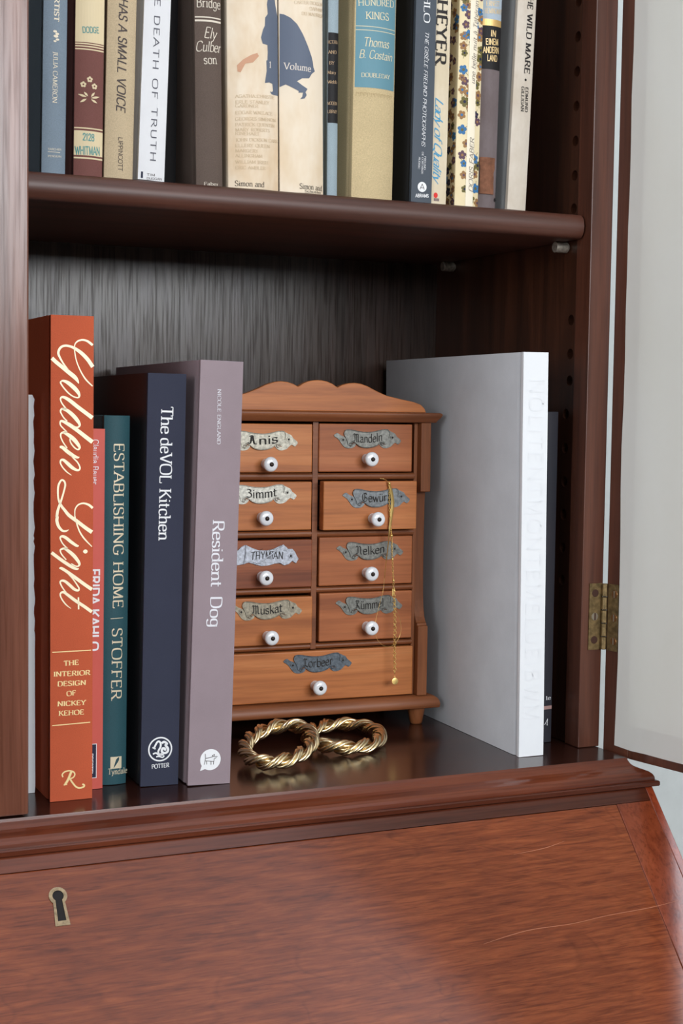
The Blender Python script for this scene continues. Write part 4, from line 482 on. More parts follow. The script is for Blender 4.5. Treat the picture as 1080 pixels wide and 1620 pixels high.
# shelf with rounded nosing
q = MB(); sh = [(0.2495, 0.3868), (0.2495, 0.4048)]
for k in range(9):
    a = math.pi / 2 + math.pi * k / 8
    sh.append((0.0135 + 0.0065 * math.cos(a), 0.3958 + 0.0090 * math.sin(a)))
q.prism(sh, lambda p, t: (t, p[0], p[1]), -0.8635, -0.0015)
o = part(q, 'adjustable_shelf', W_SHELF); smooth_angle(o, 35)
PINM = plain('nickel_pin', (190, 182, 168), 0.42, 0.7, 0.5, 500, 0.3)
for y in (0.036, 0.2172):
    for sx in (1, -1):
        q = MB(); b0 = 0.0028 if sx > 0 else -0.8688
        q.lathe([(0.0028, 0.004), (0.0028, -0.0010), (0.0041, -0.0010), (0.0041, -0.0114), (0.0039, -0.0116), (0.001, -0.0116)], lambda x, yy, h: (b0 + sx * h, y + x, 0.3826 + yy), 20)
        o = part(q, 'shelf_pin', PINM); smooth_angle(o, 30)
# desk deck with its moulded edge, mitred at both ends
PR = [(0, 0), (0.0007, 0.0018), (0.002, 0.0041), (0.0038, 0.0057), (0.0065, 0.0069), (0.0094, 0.0078), (0.0118, 0.0087), (0.0137, 0.0102), (0.0148, 0.0120), (0.0151, 0.0140), (0.0150, 0.0147),
      (0.0170, 0.0149), (0.0178, 0.0156), (0.0178, 0.0181), (0.0172, 0.0188), (0.0, 0.0192)]
DX0, DX1, DYF, DYB = -0.8835, 0.0170, -0.0392, 0.262
rows = []
for p, d in PR:
    rows.append([(DX1 + p, DYB, -d), (DX1 + p, DYF - p, -d), (DX0 - p, DYF - p, -d), (DX0 - p, DYB, -d)])
q = MB()
for i in range(len(rows) - 1):
    for k in range(3):
        a, b = rows[i], rows[i + 1]; q.face([a[k], a[k + 1], b[k + 1], b[k]], 1)
    q.face([rows[i][0], rows[i + 1][0], (0, DYB, -0.01)][:3], 1)
q.face([rows[0][k] for k in range(4)], 0)
q.face([rows[-1][k] for k in range(4)], 1)
q.face([r[0] for r in rows] + [r[3] for r in rows[::-1]], 1)
q.f = [f_ for f_ in q.f]; q.f_ = None
o = part(q, 'desk_top_moulding', [W_DECK, W_MOULD]); smooth_angle(o, 28)
# desk carcass: sloping sides
XR = 0.0295; XL = -0.866 - XR
S0 = Vector((0, -0.0550, -0.0192)); SD = Vector((0, -0.6625, -0.7490)); SN = Vector((0, -0.7490, 0.6625))
def sl(s, o_=0.0): return S0 + SD * s + SN * o_
END = sl(0.36)
def carc(poly, a, b, name, m_, **k):
    q = MB(); q.prism(poly, lambda p, t: (t, p[0], p[1]), a, b); return part(q, name, m_, **k)
prof = [(0.262, -0.0192), (S0.y, S0.z), (END.y, END.z), (END.y, FLOORZ + 0.0002), (0.262, FLOORZ + 0.0002)]
carc(prof, XR - 0.0065, XR, 'desk_side', W_EDGE, bevel=0.0006); carc(prof, XL, XL + 0.0065, 'desk_side', W_EDGE, bevel=0.0006)
prof2 = [(0.255, -0.0195), (S0.y - 0.0002, S0.z - 0.0002), tuple(sl(0.0105))[1:], tuple(sl(0.0105, -0.02))[1:], tuple(sl(0.36, -0.02))[1:], (END.y + 0.004, FLOORZ + 0.0004), (0.255, FLOORZ + 0.0004)]
carc(prof2, XL + 0.0066, XR - 0.0066, 'desk_body', W_MOULD)
# fall front
q = MB(); FX0, FX1 = XL + 0.0072, XR - 0.0072
q.prism([(0.0112, 0.0012), (0.36, 0.0012), (0.36, -0.0185), (0.0112, -0.0185)], lambda p, t: tuple(Vector(sl(p[0], p[1])) + Vector((t, 0, 0))), FX0, FX1 - 0.0301)
fall = part(q, 'fall_front', W_FALL, bevel=0.0009)
# end board of the fall, grain running with the slope
q = MB(); q.prism([(0.0112, 0.0012), (0.36, 0.0012), (0.36, -0.0185), (0.0112, -0.0185)], lambda p, t: tuple(Vector(sl(p[0], p[1])) + Vector((t, 0, 0)) + BO), FX1 - 0.0300, FX1)
q.build('end_board', wood('red_end_board', (88, 36, 20), (118, 54, 31), (140, 70, 42), 'z', 0.15, 0, 0.5), fall, bevel=0.0005)
# scratch across the polish
q = MB(); srf = lambda u, v, off: tuple(sl(v, 0.0013 + off) + Vector((u, 0, 0)) + BO)
stroke_on(q, srf, [(-0.150, 0.098, .0001), (-0.115, 0.0935, .0005), (-0.08, 0.0935, .0004), (-0.05, 0.0915, .0004), (-0.015, 0.0905, .0004), (0.010, 0.0885, .0001)], 0.0005, 0.00006)
stroke_on(q, srf, [(-0.105, 0.0395, .0001), (-0.08, 0.0378, .0005), (-0.062, 0.0345, .0001)], 0.0005, 0.00006)
q.build('polish_scratch', plain('bare_scratch', (160, 98, 66), 0.5), fall)
# keyhole escutcheon
q = MB(); KX, KS = -0.4205, 0.0295
def key(r, w, l, n=22):
    P = []
    a0 = math.asin(w / r)
    for k in range(n + 1):
        a = -math.pi / 2 + a0 + (2 * math.pi - 2 * a0) * k / n
        P.append((r * math.cos(a), r * math.sin(a)))
    P += [(-w * 1.25, -l), (w * 1.25, -l)]
    return P
ko, ki = key(0.0056, 0.0036, 0.0190), key(0.0034, 0.0020, 0.0160)
V = [tuple(sl(KS - b, 0.0020) + Vector((KX + a, 0, 0)) + BO) for a, b in ko] + [tuple(sl(KS - b, 0.0020) + Vector((KX + a, 0, 0)) + BO) for a, b in ki]
n = len(ko); q.mesh(V, [(i, (i + 1) % n, n + (i + 1) % n, n + i) for i in range(n)])
V2 = [tuple(sl(KS - b, 0.0011) + Vector((KX + a, 0, 0)) + BO) for a, b in ko]
q.mesh(V[:n] + V2, [(i, (i + 1) % n, n + (i + 1) % n, n + i) for i in range(n)])
V3 = [tuple(sl(KS - b, 0.0013) + Vector((KX + a, 0, 0)) + BO) for a, b in ki]
q.mesh(V[n:] + V3, [(i, (i + 1) % n, n + (i + 1) % n, n + i) for i in range(n)], 1); q.face(V3, 1)
q.build('keyhole_escutcheon', [plain('aged_brass', (150, 132, 104), 0.4, 0.75, 0.5, 400, 0.3), plain('keyhole_black', (14, 10, 9), 0.7)], fall, fix=False, label='brass keyhole plate with dark key slot')
# doors ------------------------------------------------------------
LINM = paper('door_lining_paper', (243, 242, 238), (237, 235, 228), 0.75, 9, 0.2)
_nt = LINM.node_tree; _tr = _nt.nodes.new('ShaderNodeBsdfTranslucent'); _tr.inputs[0].default_value = lin((226, 222, 208)); _mx = _nt.nodes.new('ShaderNodeMixShader'); _mx.inputs[0].default_value = 0.32
_nt.links.new(_nt.nodes['Principled BSDF'].outputs[0], _mx.inputs[1]); _nt.links.new(_tr.outputs[0], _mx.inputs[2]); _nt.links.new(_mx.outputs[0], _nt.nodes['Material Output'].inputs[0])
GLASS = bpy.data.materials.new('clear_glass'); GLASS.use_nodes = True; _nt = GLASS.node_tree
_tp = _nt.nodes.new('ShaderNodeBsdfTransparent'); _gl = _nt.nodes.new('ShaderNodeBsdfGlossy'); _gl.inputs['Roughness'].default_value = 0.02; _fr = _nt.nodes.new('ShaderNodeFresnel'); _mx = _nt.nodes.new('ShaderNodeMixShader')
_nt.links.new(_fr.outputs[0], _mx.inputs[0]); _nt.links.new(_tp.outputs[0], _mx.inputs[1]); _nt.links.new(_gl.outputs[0], _mx.inputs[2]); _nt.links.new(_mx.outputs[0], _nt.nodes['Material Output'].inputs[0])
def door(root, dz0, dz1, w, sgn, parts=True, rail=0.0068, sty=0.0122, jit=11):
    """local: hinge at 0, door runs along -x*sgn ... interior face at y=0, outer face at y=-.022"""
    X = lambda x: -x * sgn
    def b(mb, a, c, *r):
        x0, x1 = sorted((X(a), X(c))); mb.box(x0, x1, *r)
    fr = MB(); T0 = -0.022
    b(fr, 0, 0.026, T0, 0, dz0, dz1); b(fr, w - 0.045, w, T0, 0, dz0, dz1); b(fr, 0.0261, w - 0.0451, T0, 0, dz0, dz0 + 0.026); b(fr, 0.0261, w - 0.0451, T0, 0, dz1 - 0.045, dz1)
    fo = fr.build('door_frame', W_STILE, root, bevel=0.0008)
    g = MB(); b(g, 0.0262, w - 0.0452, -0.013, -0.010, dz0 + 0.0262, dz1 - 0.0452)
    g.build('glass_pane', GLASS, root)
    rnd = random.Random(jit); pts = []
    x0, x1, z0, z1 = sty, w - 0.02, dz0 + rail, dz1 - rail
    N = 26
    for k in range(N): pts.append((x0 + rnd.uniform(-.0004, .0004) + 0.0012 * math.sin(k * .55) * (k < 8), z0 + 0.0012 + (z1 - z0 - .003) * k / N))
    for k in range(N): pts.append((x0 + .0012 + (x1 - x0 - .004) * k / N, z1 + rnd.uniform(-.0003, .0003)))
    for k in range(N): pts.append((x1 + rnd.uniform(-.0004, .0004), z1 - 0.003 - (z1 - z0 - .006) * k / N))
    for k in range(N): pts.append((x1 - .002 - (x1 - x0 - .0032) * k / N, z0 + rnd.uniform(-.0003, .0003)))
    l = MB(); poly_on(l, lambda u, v, o_: (X(u), 0.0004 + 0.0002 * math.sin(u * 31 + v * 9), v), pts, 0, 0, 0.03)
    l.build('paper_lining', LINM, root, fix=False, smooth=True, label='cream paper lining glued to the door back')
    return fo
dl = empty('bookcase_door', Vector((-0.8845, -0.002, 0)) + BO); dl.parent = bur; dl['label'] = 'closed left door showing its glossy brown edge'
door(dl, 0.0016, ZTOP - 0.004, 0.4555, -1)
q = MB(); q.box(0.4225, 0.4543, -0.038, -0.0222, 0.0016, ZTOP - 0.004)
q.build('astragal', wood('pale_polished_stile', (70, 40, 30), (98, 58, 43), (122, 76, 58), 'z', 0.22, 0, 0.4, sv=0.35), dl, bevel=0.0012)
dr = empty('bookcase_door', Vector((0.0202, -0.0035, 0)) + BO, (0, 0, math.radians(102.0))); dr.parent = bur; dr['label'] = 'open right door lined with cream paper'
door(dr, -0.0040, ZTOP - 0.004, 0.4375, 1)
# hinge
BR = plain('tarnished_brass', (132, 112, 78), 0.42, 0.85, 0.5, 260, 0.35); SCR = plain('screw_steel', (176, 168, 152), 0.3, 0.9)
DRK = plain('hole_dark', (60, 32, 20), 0.6)
q = MB(); HZ0, HZ1 = 0.0757, 0.1266
q.box(0.0064, 0.0172, -0.0009, 0.0004, HZ0, HZ1)
zs = [HZ0 + (HZ1 - HZ0) * k / 5 for k in range(6)]
for k in range(5):
    q.lathe([(0.0020, zs[k] + .0002), (0.0026, zs[k] + .0006), (0.0026, zs[k + 1] - .0006), (0.0020, zs[k + 1] - .0002)], lambda x, y, h: (0.0190 + x, -0.0026 + y, h), 16)
for z, scr in ((HZ1 - 0.0075, 0), ((HZ0 + HZ1) / 2, 1), (HZ0 + 0.0075, 0)):
    q.lathe([(0.0030, 0), (0.0029, 0.0003 if scr else 0.0001)], lambda x, y, h, z=z: (0.0115 + x, -0.0009 - h, z + y), 20, 1 if scr else 2)
    if scr: q.box(0.0109, 0.0121, -0.00135, -0.0012, z - 0.0027, z + 0.0027, 2)
o = part(q, 'hinge', [BR, SCR, DRK]); smooth_angle(o, 35)
q = MB(); q.box(-0.0128, -0.0025, 0.0003, 0.0010, HZ0, HZ1)
for z in (HZ1 - 0.0075, (HZ0 + HZ1) / 2, HZ0 + 0.0075):
    q.lathe([(0.0030, 0), (0.0028, 0.0003)], lambda x, y, h, z=z: (-0.0088 + x, 0.0010 + h, z + y), 20, 2)
    q.box(-0.0094, -0.0082, 0.0013, 0.00145, z - 0.0026, z + 0.0026, 1)
o = q.build('hinge_leaf', [BR, SCR, plain('brass_screw', (132, 92, 56), 0.4, 0.8)], dr); smooth_angle(o, 35)

# ================================================================== SPICE CABINET
SPR = math.radians(-2.26)
sp = empty('spice_cabinet', (-0.168, 0.1173, 0.0002), (0, 0, SPR), label='small wooden spice chest of nine drawers with metal name plates and white knobs', cat='cabinet')
def bxs(*boxes):
    q = MB()
    for b in boxes: q.box(*b)
    return q
q = bxs((-0.0893, -0.0845, 0.0100, 0.115, 0.0248, 0.2459), (0.0862, 0.0893, 0.0100, 0.115, 0.0248, 0.2459), (-0.0892, 0.0892, 0.109, 0.115, 0.0249, 0.2458))
q.build('carcass', W_SPICEV, sp, bevel=0.0004)
q = bxs((-0.0022, 0.0022, 0.0078, 0.108, 0.0665, 0.2459))
for z0, z1 in ((0.2000, 0.2058), (0.1550, 0.1605), (0.1108, 0.1157), (0.0662, 0.0708)):
    for x0, x1 in ((-0.0845, -0.0023), (0.0023, 0.0862)):
        pr = [(0.108, z0), (0.108, z1)] + [(0.0105 + 0.0028 * math.cos(a), (z0 + z1) / 2 + (z1 - z0) / 2 * math.sin(a)) for a in [math.pi / 2 + math.pi * k / 6 for k in range(7)]]
        q.prism(pr, lambda p, t: (t, p[0], p[1]), x0, x1)
q.build('drawer_divider', W_SPICED, sp)
prof = [(0.115, 0.2459), (0.0035, 0.2459), (0.0030, 0.1912), (0.0035, 0.1905), (0.0125, 0.1898)]
for k in range(9):
    t = k / 8; prof.append((0.0130 + 0.0006 * math.sin(t * 3.1), 0.184 - t * 0.070))
for k in range(1, 9):
    a = k / 8 * math.pi / 2; prof.append((0.0130 - 0.0075 * (1 - math.cos(a)), 0.1135 - 0.030 * math.sin(a)))
prof += [(0.0052, 0.0818), (0.0030, 0.0812), (0.0030, 0.0247), (0.115, 0.0247)]
for x0, x1 in ((0.0894, 0.0980), (-0.0980, -0.0894)):
    q = MB(); q.prism(prof, lambda p, t: (t, p[0], p[1]), x0, x1); o = q.build('scrolled_side_board', W_SPICEV, sp, bevel=0.0005)
# cornice
q = MB(); cp = [(0.115, 0.2461), (0.115, 0.2541), (0.002, 0.2541), (0.0004, 0.2534), (0.0, 0.2524), (0.0012, 0.2500), (0.0032, 0.2480), (0.0040, 0.2466), (0.0046, 0.2461)]
rows = [[(-0.1035 + min(y, .006) * .9, y, z), (0.1064 - min(y, .006) * .9, y, z)] for y, z in cp]
n = len(cp)
V = [r[0] for r in rows] + [r[1] for r in rows]
q.mesh(V, [tuple(range(n))[::-1], tuple(range(n, 2 * n))] + [(i, (i + 1) % n, n + (i + 1) % n, n + i) for i in range(n)])
o = q.build('cornice', W_SPICED, sp); smooth_angle(o, 50)
# base board
q = MB(); cp = [(0.117, 0.0143), (0.117, 0.0246), (0.0060, 0.0246), (0.0040, 0.0238), (0.0016, 0.0220), (0.0004, 0.0198), (0.0, 0.0175), (0.0002, 0.0150), (0.0010, 0.0143)]
rows = [[(-0.1080 + min(y, .006), y, z), (0.1090 - min(y, .006), y, z)] for y, z in cp]; n = len(cp)
V = [r[0] for r in rows] + [r[1] for r in rows]
q.mesh(V, [tuple(range(n))[::-1], tuple(range(n, 2 * n))] + [(i, (i + 1) % n, n + (i + 1) % n, n + i) for i in range(n)])
o = q.build('base_board', W_SPICED, sp); smooth_angle(o, 50)
# scalloped pediment
PD = [(0.0, 0.2785), (0.0035, 0.2783), (0.0078, 0.2775), (0.0122, 0.2758), (0.0165, 0.2731), (0.0205, 0.2751), (0.0255, 0.2765), (0.0310, 0.2770), (0.0365, 0.2763), (0.0422, 0.2745), (0.0506, 0.2706), (0.0590, 0.2673), (0.0709, 0.2648), (0.0828, 0.2626), (0.0889, 0.2607), (0.0925, 0.2575), (0.0940, 0.2542)]
poly = [(x + 0.0015, z) for x, z in PD] + [(-x + 0.0015, z) for x, z in PD[:0:-1]]
q = MB(); q.prism(poly, lambda p, t: (p[0], t, p[1]), 0.0080, 0.0150)
q.build('scalloped_pediment', W_SPICE, sp, bevel=0.0006)
for x, y in ((0.0935, 0.0130), (-0.0935, 0.0130), (0.0935, 0.104), (-0.0935, 0.104)):
    q = MB(); q.lathe([(0.0044, 0), (0.0052, 0.001), (0.0060, 0.006), (0.0070, 0.0105), (0.0076, 0.0142)], lambda a, b, h: (x + a, y + b, h), 20)
    o = q.build('turned_foot', W_SPICEV, sp); smooth_angle(o)
KNOBM = [plain('white_porcelain', (236, 237, 240), 0.12, 0, 0.5, coat=0.6), plain('dark_screw', (52, 42, 36), 0.4, 0.5)]
def pewter(n_, c): return plain('pewter_' + n_, c, 0.45, 0.5, 0.5, 420, 0.3)
INKP = plain('plate_recess', (38, 34, 31), 0.6, 0.2)
GRAIN = [W_SPICE, wood('golden_pine_red', (136, 74, 40), (172, 100, 57), (192, 120, 74), 'x', 0.45, 0, 0.3, 0.4, 1.2), wood('golden_pine_dark', (110, 56, 34), (146, 80, 48), (168, 100, 62), 'x', 0.45, 0, 0.4, 0.4, 1.0)]
PLB, PLL, PLR, PLH = XD['plate']['body'], XD['plate']['tl'], XD['plate']['tr'], XD['plate']['holes']
PC = (0.0434, 0.2327)
def name_plate(parent, cx, cz, text, m_, yf):
    mb = MB(); off = lambda pl: [(x - PC[0] + cx, z - PC[1] + cz) for x, z in pl]
    for pl, d0, d1 in ((PLL, 0.0, 0.0007), (PLR, 0.0, 0.0007)):
        pp = catmull(off(pl), 2, True); mb.prism(pp, lambda p, t: (p[0], yf - t, p[1]), d0, d1)
    pp = off(PLB); mb.prism(catmull(pp, 2, True), lambda p, t: (p[0], yf - t, p[1]), 0.0, 0.0014)
    rim = [(PLB[i][0] - PC[0] + cx, PLB[i][1] - PC[1] + cz) for i in range(len(PLB))]
    # raised rims along top and bottom of the ribbon, curled ends
    srf = lambda u, v, o_: (u, yf - 0.0014 - o_, v)
    for seg in (range(1, 13), range(16, 23), range(23, 28)):
        ring = [(rim[i][0], yf - 0.0015, rim[i][1]) for i in seg]
        mb.tube(catmull(ring, 3), 0.00042, 6)
    for x, z in ((-0.0142, -0.0042), (0.0128, -0.0036)):
        mb.tube([(cx + x + 0.0016 * math.cos(a), yf - 0.0016, cz + z + 0.0013 * math.sin(a)) for a in [k * .7 for k in range(8)]], 0.0004, 6)
    for hx, hz in PLH:
        x, z = hx - PC[0] + cx, hz - PC[1] + cz
        mb.lathe([(0.0018, 0.0006), (0.0016, 0.0011), (0.0009, 0.0011)], lambda a, b, h: (x + a, yf - h, z + b), 14, 0, False)
        mb.lathe([(0.0009, 0.0008), (0.0008, 0.00105)], lambda a, b, h: (x + a, yf - h, z + b), 10, 1)
    text_on(mb, srf, text, 'black', (cx - 0.0128, cz + 0.0008 - .0028), (cx + 0.0122, cz + 0.0017 - .0028), 0.0066, 0.0012, 0.00012, 1)
    o = mb.build('name_plate', [m_, INKP], parent, bevel=0.00025, seg=1, label='name plate lettered ' + text.replace('#', ''))
    return o
def thyme_plate(parent, m_, yf):
    mb = MB(); pl = XD['thym']; mb.prism(pl, lambda p, t: (p[0], yf - t, p[1]), 0.0, 0.0011)
    srf = lambda u, v, o_: (u, yf - 0.0011 - o_, v)
    for a, b in ((4, 27), (10, 25)):
        p, r = pl[a], pl[b]; mb.tube([(p[0], yf - 0.0012, p[1]), ((p[0] + r[0]) / 2 + .0006, yf - 0.0016, (p[1] + r[1]) / 2), (r[0], yf - 0.0012, r[1])], 0.0006, 6)
    rr = random.Random(3)
    for k in range(12):
        x = rr.uniform(-.060, -.026); z = rr.uniform(.1448, .1462) if k % 3 else rr.uniform(.1358, .1368); l = rr.uniform(.001, .005); stroke_on(mb, srf, [(x, z), (x + l, z + rr.uniform(-.0016, .0016))], 0.00028, 0.00005, 1)
    x, z = XD['thymhole']; mb.lathe([(0.0020, 0.0010), (0.0016, 0.0015), (0.0010, 0.0015)], lambda a, b, h: (x + a, yf - h, z + b), 14, 0, False); mb.lathe([(0.001, .001), (0.0009, 0.0014)], lambda a, b, h: (x + a, yf - h, z + b), 10, 1)
    text_on(mb, srf, 'THYMIAN', 'scratch', (-0.0535, 0.1388), (-0.0272, 0.1388), 0.0056, -0.0006, 0.00008, 1)
    mb.build('name_plate', [m_, INKP], parent, bevel=0.0002, seg=1, label='hand-cut tin name plate scratched THYMIAN')
def knob(parent, x, z, yf):
    mb = MB(); P = [(0.0040, 0.0), (0.0036, 0.002), (0.0033, 0.005), (0.0036, 0.0068), (0.0050, 0.0080), (0.0057, 0.0096), (0.0058, 0.0112), (0.0052, 0.0126), (0.0040, 0.0132), (0.0022, 0.0134)]
    mb.lathe(P, lambda a, b, h: (x + a, yf - h, z + b), 28)
    mb.lathe([(0.0018, 0.0130), (0.0017, 0.0138), (0.0012, 0.0143), (0.0004, 0.0145)], lambda a, b, h: (x + a, yf - h, z + b), 14, 1)
    o = mb.build('knob', KNOBM, parent); smooth_angle(o, 50)
def drawer(x0, x1, z0, z1, label, plate, pm, kx, kz, gi=0, shift=0.0):
    yf = 0.0060 - shift
    mb = MB(); mb.box(x0, x1, yf, yf + 0.009, z0, z1)
    o = mb.build('drawer', GRAIN[gi], sp, bevel=0.0009, seg=3, label=label)
    bx_ = MB(); e = 0.003
    bx_.box(x0 + .002, x0 + .002 + e, yf + .0091, yf + .1, z0 + .002, z1 - .004); bx_.box(x1 - .002 - e, x1 - .002, yf + .0091, yf + .1, z0 + .002, z1 - .004)
    bx_.box(x0 + .0052, x1 - .0052, yf + .0091, yf + .1, z0 + .002, z0 + .004); bx_.box(x0 + .0052, x1 - .0052, yf + .097, yf + .1, z0 + .0041, z1 - .004)
    bx_.build('drawer_box', W_SPICEV, o)
    if plate == 'THYMIAN': thyme_plate(o, pm, yf)
    else: name_plate(o, plate[1], plate[2], plate[0], pm, yf)
    knob(o, kx, kz, yf)
    return o
PM = dict(bright=pewter('bright', (176, 172, 158)), silver=pewter('silver', (188, 186, 176)), zinc=pewter('zinc', (176, 180, 190)), dark=pewter('dark', (124, 124, 118)), grey=pewter('grey', (118, 122, 124)), slate=pewter('slate', (98, 106, 114)), muskat=pewter('aged', (156, 148, 130)))
LX0, LX1, RX0, RX1 = -0.0838, -0.0033, 0.0030, 0.0838
drawer(LX0, LX1, 0.2062, 0.2440, 'drawer lettered Anis', ('#Anis', PC[0] - 0.0881, PC[1] - 0.0020), PM['bright'], -0.0416, 0.2130, 0)
drawer(RX0 - .0008, RX1 - .0012, 0.2066, 0.2446, 'drawer lettered Mandeln', ('#Mandeln', PC[0], PC[1]), PM['dark'], 0.0427, 0.2170, 1)
drawer(LX0, LX1, 0.1612, 0.1990, 'drawer lettered Zimmt', ('#Zimmt', PC[0] - 0.0886, PC[1] - 0.0434), PM['silver'], -0.0447, 0.1715, 0)
gew = drawer(RX0, RX1 - .0005, 0.1612, 0.1996, 'drawer lettered Gewürz, pulled slightly open', ('#Gewürz', PC[0] + 0.0045, PC[1] - 0.0466), PM['grey'], 0.0450, 0.1702, 0, 0.009)
drawer(LX0, LX1 + .001, 0.1160, 0.1536, 'drawer with hand-cut plate lettered THYMIAN', 'THYMIAN', PM['zinc'], -0.0442, 0.1254, 2)
drawer(RX0 + .0005, RX1 + .0005, 0.1164, 0.1550, 'drawer lettered Nelken', ('#Nelken', PC[0] + 0.0036, PC[1] - 0.0892), PM['dark'], 0.0442, 0.1262, 1)
drawer(LX0, LX1 + .0018, 0.0712, 0.1086, 'drawer lettered Muskat', ('#Muskat', PC[0] - 0.0829, PC[1] - 0.1337), PM['muskat'], -0.0390, 0.0786, 0)
drawer(RX0 + .0012, RX1 + .0010, 0.0720, 0.1106, 'drawer lettered Kümmel', ('#Kümmel', PC[0] + 0.0036, PC[1] - 0.1328), PM['dark'], 0.0450, 0.0828, 1)
drawer(LX0, RX1 + .0026, 0.0256, 0.0652, 'wide bottom drawer lettered Lorbeer', ('#Lorbeer', PC[0] - 0.0399, PC[1] - 0.1774), PM['slate'], 0.0015, 0.0373, 0)

# ================================================================== BOOKS
PAGE = pages('page_edges', (226, 214, 190)); PAGEW = pages('page_edges_white', (232, 230, 224)); PAGED = pages('page_edges_old', (190, 160, 116))
def book(key, name, label, h, d, bulge, cov, group, kind='hard', t=0.0024, page=PAGE, groove=True, spine=None, cat='book'):
    xl, xr, y, lean, rot, z = BK[key]
    w = xr - xl; lr = math.radians(lean)
    root = empty(name, ((xl + xr) / 2, y, z + 0.0002 + w / 2 * abs(math.sin(lr))), (0, lr, math.radians(rot)), label, cat, group)
    hw = w / 2
    by = lambda u: bulge * min(1.0, abs(u) / hw) ** 2
    mb = MB()
    left = [(-hw, d)]
    if groove:
        g = bulge + 0.0035
        left += [(-hw, g + 0.0062), (-hw + 0.0006, g + 0.0046), (-hw + 0.0013, g + 0.0030), (-hw + 0.0006, g + 0.0014), (-hw + 0.0001, g)]
    N = 12
    sp_ = [(-hw + w * k / N, by(-hw + w * k / N)) for k in range(N + 1)]
    outer = left + sp_ + [(-x, yy) for x, yy in left[::-1]]
    inner = []
    for x, yy in outer:
        if yy > bulge + 0.0005 + t: inner.append((x + t if x < 0 else x - t, yy))
        else: inner.append((max(-hw + t, min(hw - t, x)), max(yy + t, bulge * (x / hw) ** 2 + t)))
    n = len(outer)
    V = [(x, yy, zz) for zz in (0, h) for x, yy in outer] + [(x, yy, zz) for zz in (0, h) for x, yy in inner]
    F = []
    mi = []
    ns = len(left)
    for i in range(n - 1):
        s_ = 1 if (spine and ns - 1 <= i < ns + N) else 0
        F += [(i, i + 1, n + i + 1, n + i), (2 * n + i + 1, 2 * n + i, 3 * n + i, 3 * n + i + 1), (n + i, n + i + 1, 3 * n + i + 1, 3 * n + i), (i + 1, i, 2 * n + i, 2 * n + i + 1)]
        mi += [s_, 0, s_, s_]
    for i in (0, n - 1): F.append((i, n + i, 3 * n + i, 2 * n + i)); mi.append(0)
    mb.v = V; mb.f = F; mb.m = mi
    o = mb.build('cover', [cov] + ([spine] if spine else []), root, bevel=0.00035 if t > 0.001 else 0)
    smooth_angle(o, 50)
    sq = 0.003 if kind == 'hard' else 0.0003
    pb = MB(); pb.box(-hw + t + 0.0001, hw - t - 0.0001, bulge + t + 0.0006, d - (0.004 if kind == 'hard' else .0004), sq, h - sq)
    pb.build('page_block', page, root)
    surf = lambda u, v, off: (u, by(u) - off, v)
    return root, surf, w, h
def letter(key, root, surf, part_name='lettering'):
    by = {}
    for n_, (k, s, sty, p0, p1, cap, col) in enumerate(TX):
        if k == key: by.setdefault((col, 0 if col in ('faint', 'emboss') else n_), []).append((s, sty, p0, p1, cap))
    for (col, n_), L in by.items():
        mb = MB()
        for s, sty, p0, p1, cap in L: text_on(mb, surf, s, sty, p0, p1, cap, off=0.00022)
        m_ = ink(col) if col not in ('gold', 'champ', 'goldink') else plain('foil_' + col, INK[col], 0.45, 0.15, 0.5)
        mb.build('name_list' if col == 'faint' else part_name, m_, root, fix=False)
G1, G2 = 'books on the upper shelf', 'books standing on the desk top'
# ---- upper shelf
r, s, w, h = book('artist', 'book', 'grey-blue book with pale lettering by Julia Cameron, leftmost on the upper shelf', .222, .150, .0016, cloth('blue_grey_cloth', (120, 135, 148), .6, 1800, .1), G1, groove=True)
letter('artist', r, s)
q = MB(); cx, cz = XD['whit_fl'][0]; 
for k, (a, b, c) in enumerate(((0, .0, .0016), (.0008, .0016, .0013), (-.0006, .0030, .0013), (.0010, -.0020, .0012), (-.0006, -.0032, .0010))): disc_on(q, s, (0.0002 + a, XD['artist_leaf'] + b), c, .0002, 0, 10, 0, c * .6)
stroke_on(q, s, [(-.0040, XD['artist_rule'], .0003), (.0040, XD['artist_rule'], .0003)], .0003, .0002)
q.build('leaf_mark', ink('cream'), r, fix=False)
r, s, w, h = book('whitman', 'book', 'maroon book with tan labels and little flower emblem on its spine', .210, .140, .0022, cloth('maroon_cloth', (118, 76, 70), .8), G1)
hw = w / 2 * .985; v = XD['whit_v']; q = MB()
rect_on(q, s, -hw, hw, v[0], .2095, .0001, 0)
for a, b in ((v[2], v[1]), (v[4], v[3]), (v[6], v[5]), (v[8], v[7]), (v[12], v[11])): rect_on(q, s, -hw, hw, a, b, .0001, 0)
rect_on(q, s, -hw, hw, v[10], v[9], .0001, 0); q.build('spine_label', ink('tan2'), r, fix=False)
letter('whitman', r, s)
q = MB()
for fx, fz in XD['whit_fl']:
    for k in range(5): disc_on(q, s, (fx + .00115 * math.cos(k * 1.2566 + .3), fz + .00115 * math.sin(k * 1.2566 + .3)), .00085, .00014, 0, 8)
for a, b in XD['whit_lv']:
    mx = ((a[0] + b[0]) / 2, (a[1] + b[1]) / 2); stroke_on(q, s, [(*a, .0001), (*mx, .0014), (*b, .0001)], .001, .00014)
stroke_on(q, s, XD['whit_rule'], .0003, .0002)
for fx, fz in XD['whit_fl']: disc_on(q, s, (fx, fz), .0006, .0002, 1, 8)
q.build('flower_emblem', [ink('tan2'), cloth('maroon_cloth', (118, 76, 70))], r, fix=False)
r, s, w, h = book('small', 'book', 'tan book with slanting charcoal title, between the maroon and white books', .218, .150, .0020, cloth('tan_cloth', (196, 176, 144), .75, 1500, .2), G1); letter('small', r, s)
